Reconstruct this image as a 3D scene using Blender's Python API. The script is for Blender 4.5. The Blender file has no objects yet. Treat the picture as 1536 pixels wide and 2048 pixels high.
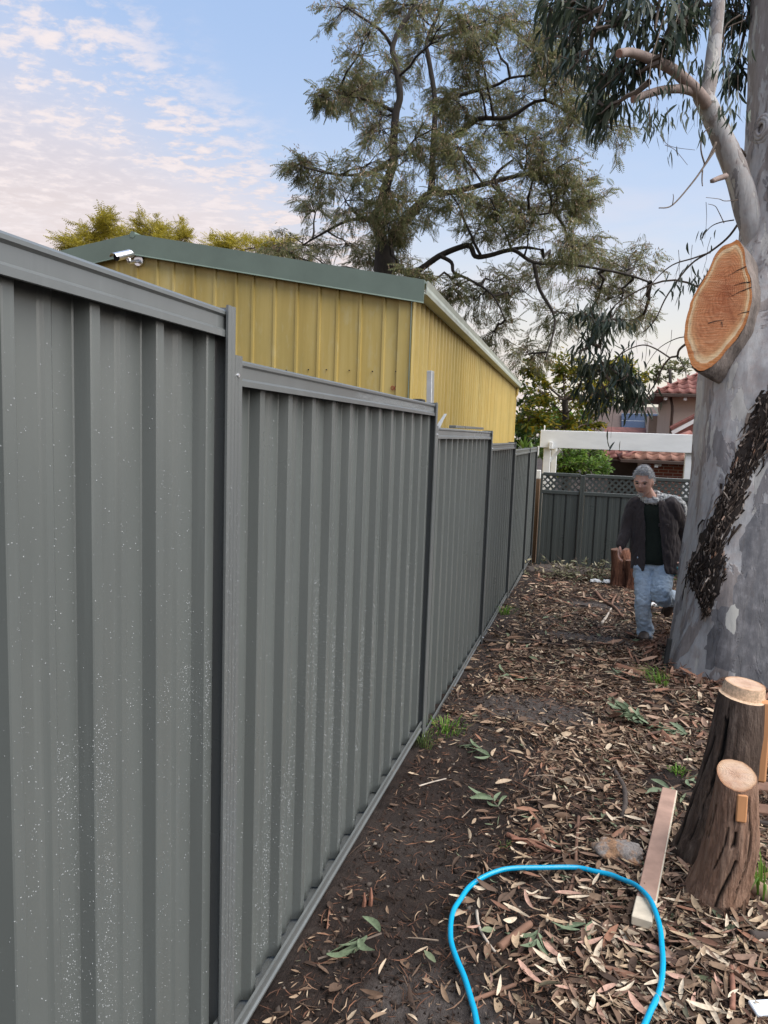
import bpy, math, random
import numpy as np
from mathutils import Vector, Matrix, noise as mnoise

# ------------------------------------------------------------------ scene, camera, sky, sun, exposure
S = bpy.context.scene
COL = S.collection
R = math.radians
CZ = 1.65
FPX = 1450.0
YAW = math.atan(412 / FPX); PITCH = math.atan(158 / FPX); ROLL = R(2.0)
_F0 = Vector((-math.sin(YAW), math.cos(YAW), 0)); _R0 = Vector((math.cos(YAW), math.sin(YAW), 0)); _Z = Vector((0, 0, 1))
CF = _F0 * math.cos(PITCH) - _Z * math.sin(PITCH)
_U0 = _F0 * math.sin(PITCH) + _Z * math.cos(PITCH)
CR = _R0 * math.cos(ROLL) + _U0 * math.sin(ROLL)
CU = -_R0 * math.sin(ROLL) + _U0 * math.cos(ROLL)
CAM = Vector((0, 0, CZ))
cam = bpy.data.cameras.new('camera'); camo = bpy.data.objects.new('camera', cam); COL.objects.link(camo)
cam.sensor_fit = 'VERTICAL'; cam.sensor_height = 36; cam.lens = FPX / 2048 * 36
cam.clip_start = 0.05; cam.clip_end = 2000
camo.matrix_world = Matrix(((CR.x, CU.x, -CF.x, 0), (CR.y, CU.y, -CF.y, 0), (CR.z, CU.z, -CF.z, CZ), (0, 0, 0, 1)))
S.camera = camo
S.render.resolution_x = 768; S.render.resolution_y = 1024
S.view_settings.view_transform = 'Standard'; S.view_settings.look = 'None'
S.view_settings.gamma = 1; S.view_settings.exposure = 1.36; S.view_settings.use_curve_mapping = False

SUN_EL, SUN_AZ = 50.0, 97.0        # degrees; azimuth clockwise from +Y
W = bpy.data.worlds.new('World'); S.world = W; W.use_nodes = True
nt = W.node_tree; nt.nodes.clear()
def wn(t, **k):
    n = nt.nodes.new(t)
    for a, b in k.items(): setattr(n, a, b)
    return n
def wl(a, b): nt.links.new(a, b)
def wmath(op, a, b=0.0, clamp=False):
    n = wn('ShaderNodeMath', operation=op, use_clamp=clamp)
    for i, v in enumerate((a, b)):
        if isinstance(v, (int, float)): n.inputs[i].default_value = v
        else: wl(v, n.inputs[i])
    return n.outputs[0]
def wrange(v, a, b, c=0.0, d=1.0):
    n = wn('ShaderNodeMapRange', interpolation_type='SMOOTHSTEP')
    wl(v, n.inputs[0])
    for i, q in enumerate((a, b, c, d)): n.inputs[i + 1].default_value = q
    return n.outputs[0]
def wmix(f, a, b):
    n = wn('ShaderNodeMix', data_type='RGBA')
    if isinstance(f, (int, float)): n.inputs[0].default_value = f
    else: wl(f, n.inputs[0])
    for i, v in ((6, a), (7, b)):
        if isinstance(v, tuple): n.inputs[i].default_value = (*v, 1)
        else: wl(v, n.inputs[i])
    return n.outputs[2]
out = wn('ShaderNodeOutputWorld'); bg = wn('ShaderNodeBackground')
sky = wn('ShaderNodeTexSky'); sky.sky_type = 'NISHITA'; sky.sun_disc = False
sky.sun_elevation = R(SUN_EL); sky.sun_rotation = R(SUN_AZ); sky.air_density = 1.0; sky.dust_density = 1.0; sky.ozone_density = 1.5
tc = wn('ShaderNodeTexCoord'); sp = wn('ShaderNodeSeparateXYZ'); wl(tc.outputs['Generated'], sp.inputs[0])
zc = wmath('MAXIMUM', sp.outputs[2], 0.03)
PX = wmath('DIVIDE', sp.outputs[0], zc); PY = wmath('DIVIDE', sp.outputs[1], zc)
cb = wn('ShaderNodeCombineXYZ'); wl(PX, cb.inputs[0]); wl(PY, cb.inputs[1])
def wnoise(scale, detail, rough, sx=1, sy=1, rot=0, dist=0):
    mp = wn('ShaderNodeMapping'); wl(cb.outputs[0], mp.inputs[0]); mp.inputs['Scale'].default_value = (sx, sy, 1); mp.inputs['Rotation'].default_value = (0, 0, rot)
    n = wn('ShaderNodeTexNoise'); wl(mp.outputs[0], n.inputs['Vector'])
    n.inputs['Scale'].default_value = scale; n.inputs['Detail'].default_value = detail; n.inputs['Roughness'].default_value = rough; n.inputs['Distortion'].default_value = dist
    return n.outputs[0]
UNIT = 4.6                                   # sky radiance unit before the background strength
def u(r, g, b): return (r * UNIT, g * UNIT, b * UNIT)
# thin high veil and the bank of rippled cloud to the west (x < -1.1 on the cloud plane)
elev = sp.outputs[2]
skycol = wmix(wrange(elev, 0.62, 0.10, 0.72, 0.86), sky.outputs[0], wmix(wrange(elev, 0.50, 0.16), u(0.49, 0.67, 1.00), u(0.74, 0.83, 0.98)))
glow = wrange(elev, 0.30, 0.04, 0.0, 0.9)
skycol = wmix(glow, skycol, u(1.02, 0.93, 0.78))
edge_n = wnoise(1.3, 4, 0.6)
edge = wmath('ADD', PX, wmath('MULTIPLY', wmath('SUBTRACT', edge_n, 0.5), 0.6))
bank = wrange(edge, -0.92, -1.40)
rip = wnoise(5.2, 6, 0.62, 1.0, 1.25, R(40), 0.3)
puff = wnoise(12.0, 5, 0.62, 1.0, 1.2, R(34), 0.3)
tex = wmath('ADD', wmath('MULTIPLY', rip, 0.55), wmath('MULTIPLY', puff, 0.45))
lump = wrange(tex, 0.42, 0.57)
sheet = wrange(edge, -1.15, -2.0, 0.05, 0.90)
dens = wmath('MULTIPLY', bank, wmath('MAXIMUM', lump, sheet))
cl_lit = u(1.04, 0.92, 0.90); cl_shade = u(0.70, 0.73, 0.88)
warm = wmix(wrange(elev, 0.42, 0.22), cl_shade, u(0.90, 0.75, 0.70))
ccol = wmix(wrange(tex, 0.44, 0.64), warm, cl_lit)
skycol = wmix(wmath('MULTIPLY', dens, 0.90), skycol, ccol)
vn = wnoise(0.8, 4, 0.55, 1, 1, 0.4)
veil = wmath('MULTIPLY', wrange(vn, 0.46, 0.68, 0.0, 0.5), wrange(elev, 0.45, 0.2))
skycol = wmix(veil, skycol, u(0.90, 0.84, 0.88))
wl(skycol, bg.inputs[0]); bg.inputs[1].default_value = 0.08
wl(bg.outputs[0], out.inputs[0])
sd = bpy.data.lights.new('sun', 'SUN'); sd.energy = 2.3; sd.angle = R(80); sd.color = (1.0, 0.94, 0.86)
so = bpy.data.objects.new('sun', sd); COL.objects.link(so); so.location = (20, -20, 30)
sdir = Vector((math.sin(R(SUN_AZ)) * math.cos(R(SUN_EL)), math.cos(R(SUN_AZ)) * math.cos(R(SUN_EL)), math.sin(R(SUN_EL))))
so.rotation_euler = sdir.to_track_quat('Z', 'Y').to_euler()

# ------------------------------------------------------------------ helpers
rng = random.Random(7)
def ray(x, y): return CF + CR * ((x - 768) / FPX) - CU * ((y - 1024) / FPX)
def at(x, y, d): return CAM + ray(x, y) * d           # point seen along a direction at a real distance (metres of depth)
def at_x(x, y, X): r = ray(x, y); return CAM + r * (X / r.x)
def at_y(x, y, Y): r = ray(x, y); return CAM + r * (Y / r.y)
_GY = [-400, -5, 0, 1.8, 4, 6.4, 8.4, 10.6, 12.1, 20, 60, 400]
_GZ = [0.3, .05, -.03, -.10, -.15, -.19, -.22, -.33, -.43, -.55, -.9, -.9]
def fbm(x, y, s, o=4):
    return mnoise.fractal(Vector((x * s, y * s, 3.7)), 0.9, 2.1, o)
MOUNDS = [(-0.25, 4.75, .42, .30, .05), (0.2, 9.2, .5, .3, .03), (-0.45, 11.3, .5, .35, .10), (0.25, 11.2, .6, .35, .07), (-0.55, 3.0, .15, 1.0, -.02), (-.3, 6.8, .5, .25, .03), (1.1, 5.3, .5, .5, .05), (1.0, 3.3, .45, .6, .03), (.55, 2.8, .22, .22, .03), (.58, 3.25, .2, .2, .03)]
def gz(x, y):
    z = float(np.interp(y, _GY, _GZ))
    if -2 < x < 7 and -3 < y < 16:
        z += 0.014 * fbm(x, y, 1.6) + 0.009 * fbm(x + 9, y, 7.0, 3)
        for mx, my, rx, ry, h in MOUNDS:
            q = ((x - mx) / rx) ** 2 + ((y - my) / ry) ** 2
            if q < 9: z += h * math.exp(-q)
    return z
def on_ground(px, py, lift=0.0):
    r = ray(px, py); t = 3.0
    for _ in range(40):
        p = CAM + r * t
        t = 0.5 * t + 0.5 * (gz(p.x, p.y) - CZ) / r.z
    p = CAM + r * t
    return Vector((p.x, p.y, gz(p.x, p.y) + lift))

def tag(o, label=None, cat=None, group=None, kind=None):
    if label: o['label'] = label
    if cat: o['category'] = cat
    if group: o['group'] = group
    if kind: o['kind'] = kind
    return o
def empty(name, loc=(0, 0, 0), label=None, cat=None, group=None):
    o = bpy.data.objects.new(name, None); COL.objects.link(o); o.location = loc; o.empty_display_size = 0.1
    return tag(o, label, cat, group)
def new_mesh(name, v, f, mat=None, smooth=False, mi=None):
    me = bpy.data.meshes.new(name); me.from_pydata([tuple(a) for a in v], [], f)
    for m in (mat if isinstance(mat, (list, tuple)) else [mat]):
        if m: me.materials.append(m)
    if mi is not None: me.polygons.foreach_set('material_index', mi)
    if smooth: me.polygons.foreach_set('use_smooth', [True] * len(me.polygons))
    me.update()
    return me
def link(name, me, parent=None, loc=None):
    o = bpy.data.objects.new(name, me); COL.objects.link(o)
    if parent:
        o.parent = parent
        # meshes are built in world space: undo the parent's own offset
        off = Vector(parent.location)
        pp = parent.parent
        while pp: off = off + Vector(pp.location); pp = pp.parent
        o.location = (Vector(loc) if loc is not None else Vector((0, 0, 0))) - off
    elif loc is not None: o.location = loc
    return o
class MB:
    def __init__(s): s.v = []; s.f = []; s.m = []
    def add(s, v, f, m=0):
        b = len(s.v); s.v += [Vector(a) for a in v]; s.f += [tuple(b + i for i in q) for q in f]; s.m += [m] * len(f)
    def box(s, c, size, rot=None, m=0, bev=0.0):
        hx, hy, hz = [q / 2 for q in size]
        if bev > 0:
            b = min(bev, hx * .9, hy * .9, hz * .9); vs = []; 
            import itertools
            pts = []
            for sx, sy, sz in itertools.product((-1, 1), repeat=3):
                pts += [(sx * (hx - b), sy * (hy - b), sz * hz), (sx * (hx - b), sy * hy, sz * (hz - b)), (sx * hx, sy * (hy - b), sz * (hz - b))]
            import bmesh
            bm = bmesh.new(); [bm.verts.new(p) for p in pts]
            r = bmesh.ops.convex_hull(bm, input=bm.verts); bm.verts.index_update()
            vs = [q.co.copy() for q in bm.verts]; fs = [tuple(w.index for w in q.verts) for q in bm.faces]; bm.free()
        else:
            vs = [Vector((x * hx, y * hy, z * hz)) for x in (-1, 1) for y in (-1, 1) for z in (-1, 1)]
            fs = [(0, 1, 3, 2), (4, 6, 7, 5), (0, 4, 5, 1), (2, 3, 7, 6), (0, 2, 6, 4), (1, 5, 7, 3)]
        c = Vector(c)
        if rot is not None: vs = [rot @ q for q in vs]
        s.add([q + c for q in vs], fs, m); return s
    def tube(s, pts, rad, n=8, m=0, cap=True, flat=1.0, jitter=0.0, rg=None):
        pts = [Vector(p) for p in pts]; L = len(pts)
        if not isinstance(rad, (list, tuple)): rad = [rad] * L
        t = (pts[1] - pts[0]).normalized()
        a = t.orthogonal().normalized(); rings = []
        for i, p in enumerate(pts):
            tt = (pts[min(i + 1, L - 1)] - pts[max(i - 1, 0)])
            tt = tt.normalized() if tt.length > 1e-9 else t
            a = (a - tt * a.dot(tt)); a = a.normalized() if a.length > 1e-6 else tt.orthogonal().normalized()
            b = tt.cross(a); t = tt
            ring = []
            for k in range(n):
                an = 2 * math.pi * k / n
                r = rad[i] * (1 + (jitter * (rg or rng).uniform(-1, 1) if jitter else 0))
                ring.append(p + a * (r * math.cos(an)) + b * (r * flat * math.sin(an)))
            rings.append(ring)
        v = [q for r in rings for q in r]; f = []
        for i in range(L - 1):
            for k in range(n):
                k2 = (k + 1) % n; f.append((i * n + k, i * n + k2, (i + 1) * n + k2, (i + 1) * n + k))
        if cap: f += [tuple(reversed(range(n))), tuple((L - 1) * n + k for k in range(n))]
        s.add(v, f, m); return s
    def prism(s, poly, axis_o, ax_u, ax_v, ext, m=0):
        """extrude a closed polygon given in (u,v) along vector ext"""
        n = len(poly); o = Vector(axis_o); U_ = Vector(ax_u); V_ = Vector(ax_v); E_ = Vector(ext)
        b = [o + U_ * p[0] + V_ * p[1] for p in poly]
        s.add(b + [q + E_ for q in b], [tuple((i, (i + 1) % n, n + (i + 1) % n, n + i)) for i in range(n)] + [tuple(reversed(range(n))), tuple(range(n, 2 * n))], m); return s
    def mesh(s, name, mat, smooth=False): return new_mesh(name, s.v, s.f, mat, smooth, s.m if isinstance(mat, (list, tuple)) else None)
    def build(s, name, mat, parent=None, smooth=False): return link(name, s.mesh(name, mat, smooth), parent)
def catmull(pts, n=6):
    pts = [Vector(p) for p in pts]; o = []
    for i in range(len(pts) - 1):
        p0 = pts[max(i - 1, 0)]; p1 = pts[i]; p2 = pts[i + 1]; p3 = pts[min(i + 2, len(pts) - 1)]
        for k in range(n):
            t = k / n
            o.append(0.5 * ((2 * p1) + (p2 - p0) * t + (2 * p0 - 5 * p1 + 4 * p2 - p3) * t * t + (3 * p1 - p0 - 3 * p2 + p3) * t ** 3))
    o.append(pts[-1]); return o

# ------------------------------------------------------------------ materials
class NM:
    def __init__(s, name):
        s.mat = bpy.data.materials.new(name); s.mat.use_nodes = True; s.nt = s.mat.node_tree
        s.b = s.nt.nodes['Principled BSDF']; s.tc = s.nt.nodes.new('ShaderNodeTexCoord')
        s.geo = s.nt.nodes.new('ShaderNodeNewGeometry')
    def put(s, v, sock):
        if isinstance(v, (int, float)): sock.default_value = v
        elif isinstance(v, tuple): sock.default_value = v if len(v) == 4 or sock.type == 'VECTOR' else (*v, 1)
        else: s.nt.links.new(v, sock)
    def vec(s, src='pos', scale=(1, 1, 1), rot=(0, 0, 0)):
        o = {'pos': s.geo.outputs['Position'], 'obj': s.tc.outputs['Object'], 'gen': s.tc.outputs['Generated']}[src]
        m = s.nt.nodes.new('ShaderNodeMapping'); s.nt.links.new(o, m.inputs[0]); m.inputs['Scale'].default_value = scale; m.inputs['Rotation'].default_value = rot
        return m.outputs[0]
    def noise(s, v, scale, detail=4, rough=.55, dist=0, col=False):
        n = s.nt.nodes.new('ShaderNodeTexNoise'); s.put(v, n.inputs['Vector'])
        n.inputs['Scale'].default_value = scale; n.inputs['Detail'].default_value = detail; n.inputs['Roughness'].default_value = rough; n.inputs['Distortion'].default_value = dist
        return n.outputs[1 if col else 0]
    def voro(s, v, scale, feat='F1', out=0):
        n = s.nt.nodes.new('ShaderNodeTexVoronoi'); n.feature = feat; s.put(v, n.inputs['Vector']); n.inputs['Scale'].default_value = scale
        return n.outputs[out]
    def ramp(s, f, stops, interp='LINEAR'):
        n = s.nt.nodes.new('ShaderNodeValToRGB'); s.put(f, n.inputs[0]); e = n.color_ramp.elements; n.color_ramp.interpolation = interp
        while len(e) < len(stops): e.new(.5)
        for q, (p, c) in zip(e, stops):
            q.position = p; q.color = (c, c, c, 1) if isinstance(c, (int, float)) else (*c, 1)
        return n.outputs[0]
    def mix(s, f, a, b, mode='MIX'):
        n = s.nt.nodes.new('ShaderNodeMix'); n.data_type = 'RGBA'; n.blend_type = mode; s.put(f, n.inputs[0]); s.put(a, n.inputs[6]); s.put(b, n.inputs[7]); return n.outputs[2]
    def math(s, op, a, b=0.0, clamp=False):
        n = s.nt.nodes.new('ShaderNodeMath'); n.operation = op; n.use_clamp = clamp; s.put(a, n.inputs[0]); s.put(b, n.inputs[1]); return n.outputs[0]
    def attr(s, name, out='Fac'):
        n = s.nt.nodes.new('ShaderNodeAttribute'); n.attribute_name = name; return n.outputs[out]
    def rand(s):
        n = s.nt.nodes.new('ShaderNodeObjectInfo'); return n.outputs['Random']
    def island(s): return s.geo.outputs['Random Per Island']
    def bump(s, h, strength=.3, dist=.01):
        n = s.nt.nodes.new('ShaderNodeBump'); s.put(h, n.inputs['Height']); n.inputs['Strength'].default_value = strength; n.inputs['Distance'].default_value = dist
        s.nt.links.new(n.outputs[0], s.b.inputs['Normal']); return s
    def fin(s, col=None, rough=None, metal=None, spec=None, **k):
        if col is not None: s.put(col, s.b.inputs['Base Color'])
        if rough is not None: s.put(rough, s.b.inputs['Roughness'])
        if metal is not None: s.put(metal, s.b.inputs['Metallic'])
        if spec is not None: s.put(spec, s.b.inputs['Specular IOR Level'])
        for a, v in k.items(): s.put(v, s.b.inputs[a.replace('_', ' ')])
        return s.mat
def simple(name, col, rough=.6, scale=8, var=.25, bump=.15, dist=.003, metal=0, spec=.5, src='pos', stretch=(1, 1, 1)):
    m = NM(name); n = m.noise(m.vec(src, stretch), scale, 5, .6)
    lo = tuple(c * (1 - var) for c in col); hi = tuple(min(1, c * (1 + var)) for c in col)
    c = m.ramp(n, [(.3, lo), (.7, hi)])
    if bump: m.bump(m.noise(m.vec(src, stretch), scale * 4, 4, .6), bump, dist)
    return m.fin(c, rough, metal, spec)
def leafmat(name, stops, rough=.5, trans=.25):
    m = NM(name)
    c = m.ramp(m.island(), stops)
    n = m.noise(m.vec('pos'), .35, 2)
    c = m.mix(.35, c, m.ramp(n, [(.35, .45), (.65, 1.0)]), 'MULTIPLY')
    m.fin(c, rough, spec=.35)
    t = m.nt.nodes.new('ShaderNodeBsdfTranslucent'); m.put(c, t.inputs[0])
    x = m.nt.nodes.new('ShaderNodeMixShader'); x.inputs[0].default_value = trans
    m.nt.links.new(m.b.outputs[0], x.inputs[1]); m.nt.links.new(t.outputs[0], x.inputs[2])
    m.nt.links.new(x.outputs[0], m.nt.nodes['Material Output'].inputs[0])
    return m.mat

def fence_mat(name, base):
    m = NM(name)
    n = m.noise(m.vec('pos', (1, 1, .12)), 9, 3, .6); n2 = m.noise(m.vec('pos'), 2.2, 4, .6)
    c = m.mix(.5, base, m.ramp(n, [(.35, tuple(b * .9 for b in base)), (.65, tuple(b * 1.1 for b in base))]))
    fine = m.noise(m.vec('pos'), 420, 2, .5)
    run = m.noise(m.vec('pos', (1, 1, .035)), 26, 4, .65); c = m.mix(m.ramp(run, [(.58, 0.0), (.74, .22)]), c, tuple(min(1, b * 1.7) for b in base)); sp_ = m.noise(m.vec('pos'), 300, 2, .6); sxz = m.nt.nodes.new('ShaderNodeSeparateXYZ'); m.nt.links.new(m.geo.outputs['Position'], sxz.inputs[0]); low = m.nt.nodes.new('ShaderNodeMapRange'); m.nt.links.new(sxz.outputs[2], low.inputs[0]); low.inputs[1].default_value = .30; low.inputs[2].default_value = -.1; c = m.mix(m.math('MULTIPLY', m.ramp(sp_, [(.60, 0.0), (.66, .75)]), low.outputs[0]), c, (.07, .055, .045))
    m.bump(fine, .05, .0006)
    r = m.ramp(n2, [(.3, .26), (.7, .36)])
    m.b.inputs['Coat Weight'].default_value = .35; m.b.inputs['Coat Roughness'].default_value = .30
    return m.fin(c, r, spec=.6)
M_FENCE = fence_mat('slate_grey_colour_steel', (.108, .119, .115))
M_RAIL = fence_mat('slate_grey_rail_steel', (.118, .127, .127))
M_FENCE2 = fence_mat('dark_grey_green_steel', (.050, .060, .058))
def drop_mat():
    m = NM('dew_water'); return m.fin((.62, .65, .67), .08, IOR=1.33, Transmission_Weight=.6, spec=.6)
M_DROP = drop_mat()
def shed_mat():
    m = NM('mustard_painted_steel')
    n = m.noise(m.vec('pos', (1, 1, .05)), 5.0, 5, .65); n2 = m.noise(m.vec('pos'), 1.6, 4, .6); n3 = m.noise(m.vec('pos', (1, 1, .3)), 18, 3, .6)
    c = m.ramp(n, [(.30, (.385, .275, .072)), (.50, (.48, .35, .105)), (.72, (.58, .45, .17))])
    c = m.mix(m.ramp(n2, [(.42, 0.0), (.68, .45)]), c, (.36, .29, .10))
    c = m.mix(m.ramp(n3, [(.56, 0.0), (.74, .30)]), c, (.55, .50, .30))
    m.bump(m.noise(m.vec('pos'), 60, 3), .12, .002)
    return m.fin(c, m.ramp(n2, [(.3, .38), (.7, .55)]), spec=.4)
M_SHED = shed_mat()
M_BARGE = simple('sage_green_flashing', (.135, .175, .140), .42, 3, .12, .03, .002)
M_GALV = simple('galvanised_steel', (.55, .57, .57), .38, 12, .15, .05, .001, metal=.75)
M_GUTTER = simple('pale_green_grey_gutter', (.40, .43, .37), .45, 5, .15, .05, .001)
M_ROOF = simple('green_grey_roof_sheet', (.16, .21, .165), .5, 5, .15, .05, .001)
M_BLACK = simple('dark_void', (.015, .015, .015), .8, 20, .3, 0)
M_CHROME = simple('brushed_silver', (.80, .80, .82), .30, 30, .06, 0, metal=.95)
M_REDPAINT = simple('red_marker_paint', (.35, .05, .03), .6, 40, .3, 0)
M_WHITEP = simple('white_paint', (.74, .75, .74), .5, 10, .06, .12, .002, stretch=(.3, 1, 1))
# ------------------------------------------------------------------ ground
def ground_mat():
    m = NM('dark_garden_soil')
    P = m.vec('pos')
    big = m.noise(P, .9, 4, .6); mid = m.noise(P, 7, 6, .68); fine = m.noise(P, 55, 6, .72); grit = m.noise(P, 210, 3, .7)
    fib = m.noise(m.vec('pos', (60, 9, 9), (0, 0, .7)), 1.6, 5, .7, .8); fib2 = m.noise(m.vec('pos', (9, 60, 9), (0, 0, .3)), 1.5, 5, .7, .8)
    c = m.ramp(mid, [(.28, (.012, .008, .007)), (.50, (.028, .019, .016)), (.72, (.055, .041, .034))])
    c = m.mix(m.ramp(big, [(.42, 0.0), (.66, .65)]), c, m.ramp(fine, [(.3, (.05, .041, .037)), (.7, (.105, .088, .080))]))
    c = m.mix(m.ramp(fib, [(.58, 0.0), (.70, .55)]), c, (.105, .050, .030))
    c = m.mix(m.ramp(fib2, [(.60, 0.0), (.72, .45)]), c, (.085, .062, .048))
    c = m.mix(m.ramp(grit, [(.66, 0.0), (.76, .55)]), c, (.22, .185, .15))
    h = m.math('ADD', m.math('MULTIPLY', fine, .7), m.math('ADD', m.math('MULTIPLY', grit, .25), m.math('MULTIPLY', fib, .5)))
    c = m.mix(m.attr('dry_soil'), c, m.ramp(fine, [(.28, (.060, .050, .046)), (.72, (.150, .128, .118))]))
    m.bump(h, 1.0, .03)
    return m.fin(c, .92, spec=.25)
M_SOIL = ground_mat()
def axis(lo, hi, step, far):
    a = list(np.arange(lo, hi + 1e-6, step)); l = []; d = step * 3; x = lo
    while x > -far: x -= d; l.append(x); d *= 1.7
    r = []; d = step * 3; x = hi
    while x < far: x += d; r.append(x); d *= 1.7
    return l[::-1] + a + r
gx = axis(-1.05, 3.2, .03, 380); gy = axis(1.2, 13.2, .036, 380)
v = [(x, y, gz(x, y) - (0.012 * fbm(x + 3, y - 5, 22, 3) if -1.1 < x < 3.3 and 1 < y < 13.3 else 0)) for y in gy for x in gx]
nx = len(gx)
f = [(j * nx + i, j * nx + i + 1, (j + 1) * nx + i + 1, (j + 1) * nx + i) for j in range(len(gy) - 1) for i in range(nx - 1)]
gme = new_mesh('ground', v, f, M_SOIL, True)
dry = []
for (x, y, z) in v:
    d_ = 0.0
    if -1.1 < x < 3.3 and 1 < y < 13.3:
        for cx_, cy_, rx_, ry_ in ((-.25, 4.75, .46, .30), (.05, 6.9, .45, .18), (-.40, 11.3, .6, .5), (-.35, 1.95, .28, .22), (.15, 8.5, .3, .14)):
            q = ((x - cx_) / rx_) ** 2 + ((y - cy_) / ry_) ** 2 + .5 * fbm(x, y, 5, 3); d_ = max(d_, min(1, max(0, (1.25 - q) / .7)))
    dry.append(d_ * .9)
gme.attributes.new('dry_soil', 'FLOAT', 'POINT').data.foreach_set('value', dry)
tag(link('ground', gme), kind='structure')

# ------------------------------------------------------------------ stepped sheet-metal fence on the boundary
XF = -0.86                                   # front of the posts
YB = [-0.74, 1.62, 4.02, 6.38, 8.42, 10.52, 11.86]
TOPZ = [1.928, 1.818, 1.692, 1.588, 1.505, 1.505]
HF = [1.895, 1.885, 1.865, 1.79, 1.79, 1.79]
fence = empty('sheet_metal_fence', (XF, YB[0], 0), 'new slate grey ribbed steel boundary fence stepping down beside the yellow shed', 'fence')
def rib_profile(period, lo, hi, xc, depth):
    """trapezoidal profile along y from lo to hi: list of (y, x)"""
    crest, fl, bead, e = .027, .010, .016, .0022
    pts = []; n = int(round((hi - lo) / period)); fx = depth / fl; s_ = e / math.hypot(1, fx)
    for k in range(n):
        y = lo + k * period; pan0 = y + crest + 2 * fl; pw = period - crest - 2 * fl; mid = pan0 + pw * .56; p = xc - depth
        # every fold has a small radius (one chamfer facet)
        pts += [(y - e, p), (y + s_, p + s_ * fx), (y + fl - s_, xc - s_ * fx), (y + fl + e, xc), (y + fl + crest - e, xc), (y + fl + crest + s_, xc - s_ * fx), (y + 2 * fl + crest - s_, p + s_ * fx), (y + 2 * fl + crest + e, p)]
        pts += [(mid - bead - e, p), (mid - bead + e, p + .0025), (mid - bead * .5, p + .007), (mid + bead * .5, p + .007), (mid + bead - e, p + .0025), (mid + bead + e, p)]
    pts.append((hi, xc - depth))
    return pts
def sheet_mesh(pts, z0, z1, th=.0012):
    v = []; f = []; n = len(pts)
    zs = [z0, z1]
    for z in zs:
        for (y, x) in pts: v.append((x, y, z))
    for i in range(n - 1): f.append((i, i + 1, n + i + 1, n + i))
    b = len(v)
    for z in zs:
        for (y, x) in pts: v.append((x - th, y, z))
    for i in range(n - 1): f.append((b + i + 1, b + i, b + n + i, b + n + i + 1))
    f += [(0, n, b + n, b), (n - 1, b + n - 1, b + 2 * n - 1, 2 * n - 1)]
    return v, f
def channel_poly(sgn, dep=.088, fl=.037, t=.003):
    """C-section, web on the seam, flanges pointing sgn along y; u = y, v = x (front = 0)"""
    g = .016
    p = [(0, 0), (g - .004, 0), (g - .001, -.003), (g + .003, -.003), (g + .006, 0), (fl, 0), (fl, -t - .003), (t, -t - .003), (t, -dep + t), (fl, -dep + t), (fl, -dep), (0, -dep)]
    return [(sgn * a, b) for a, b in p]
def rail_poly(h, dep=.074, t=.003, flip=False):
    """U-section with beaded face; u = x (front = 0), v = z (top = 0)"""
    p = [(-.004, 0), (0, -.005), (0, -.012), (-.006, -.017), (-.006, -h + .020), (0, -h + .014), (0, -h), (-t - .006, -h), (-t - .008, -t), (-dep + t, -t), (-dep + t, -h), (-dep, -h), (-dep, 0)]
    return [(a, -b) for a, b in p] if flip else p
drops = MB()
rd = random.Random(11)
_hv = []
for k in range(6): _hv.append((math.cos(k * math.pi / 3), math.sin(k * math.pi / 3)))
def add_drop(x, y, z, r):
    h = r * rd.uniform(.55, .8)
    b = [(x, y + c * r, z + s_ * r * 1.12) for c, s_ in _hv]; t = [(x + h * .72, y + c * r * .62, z + s_ * r * .66) for c, s_ in _hv]
    drops.add(b + t + [(x + h, y, z - .1 * r)], [(i, (i + 1) % 6, 6 + (i + 1) % 6, 6 + i) for i in range(6)] + [(6 + i, 6 + (i + 1) % 6, 12) for i in range(6)])
RAILH = .064
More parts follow.
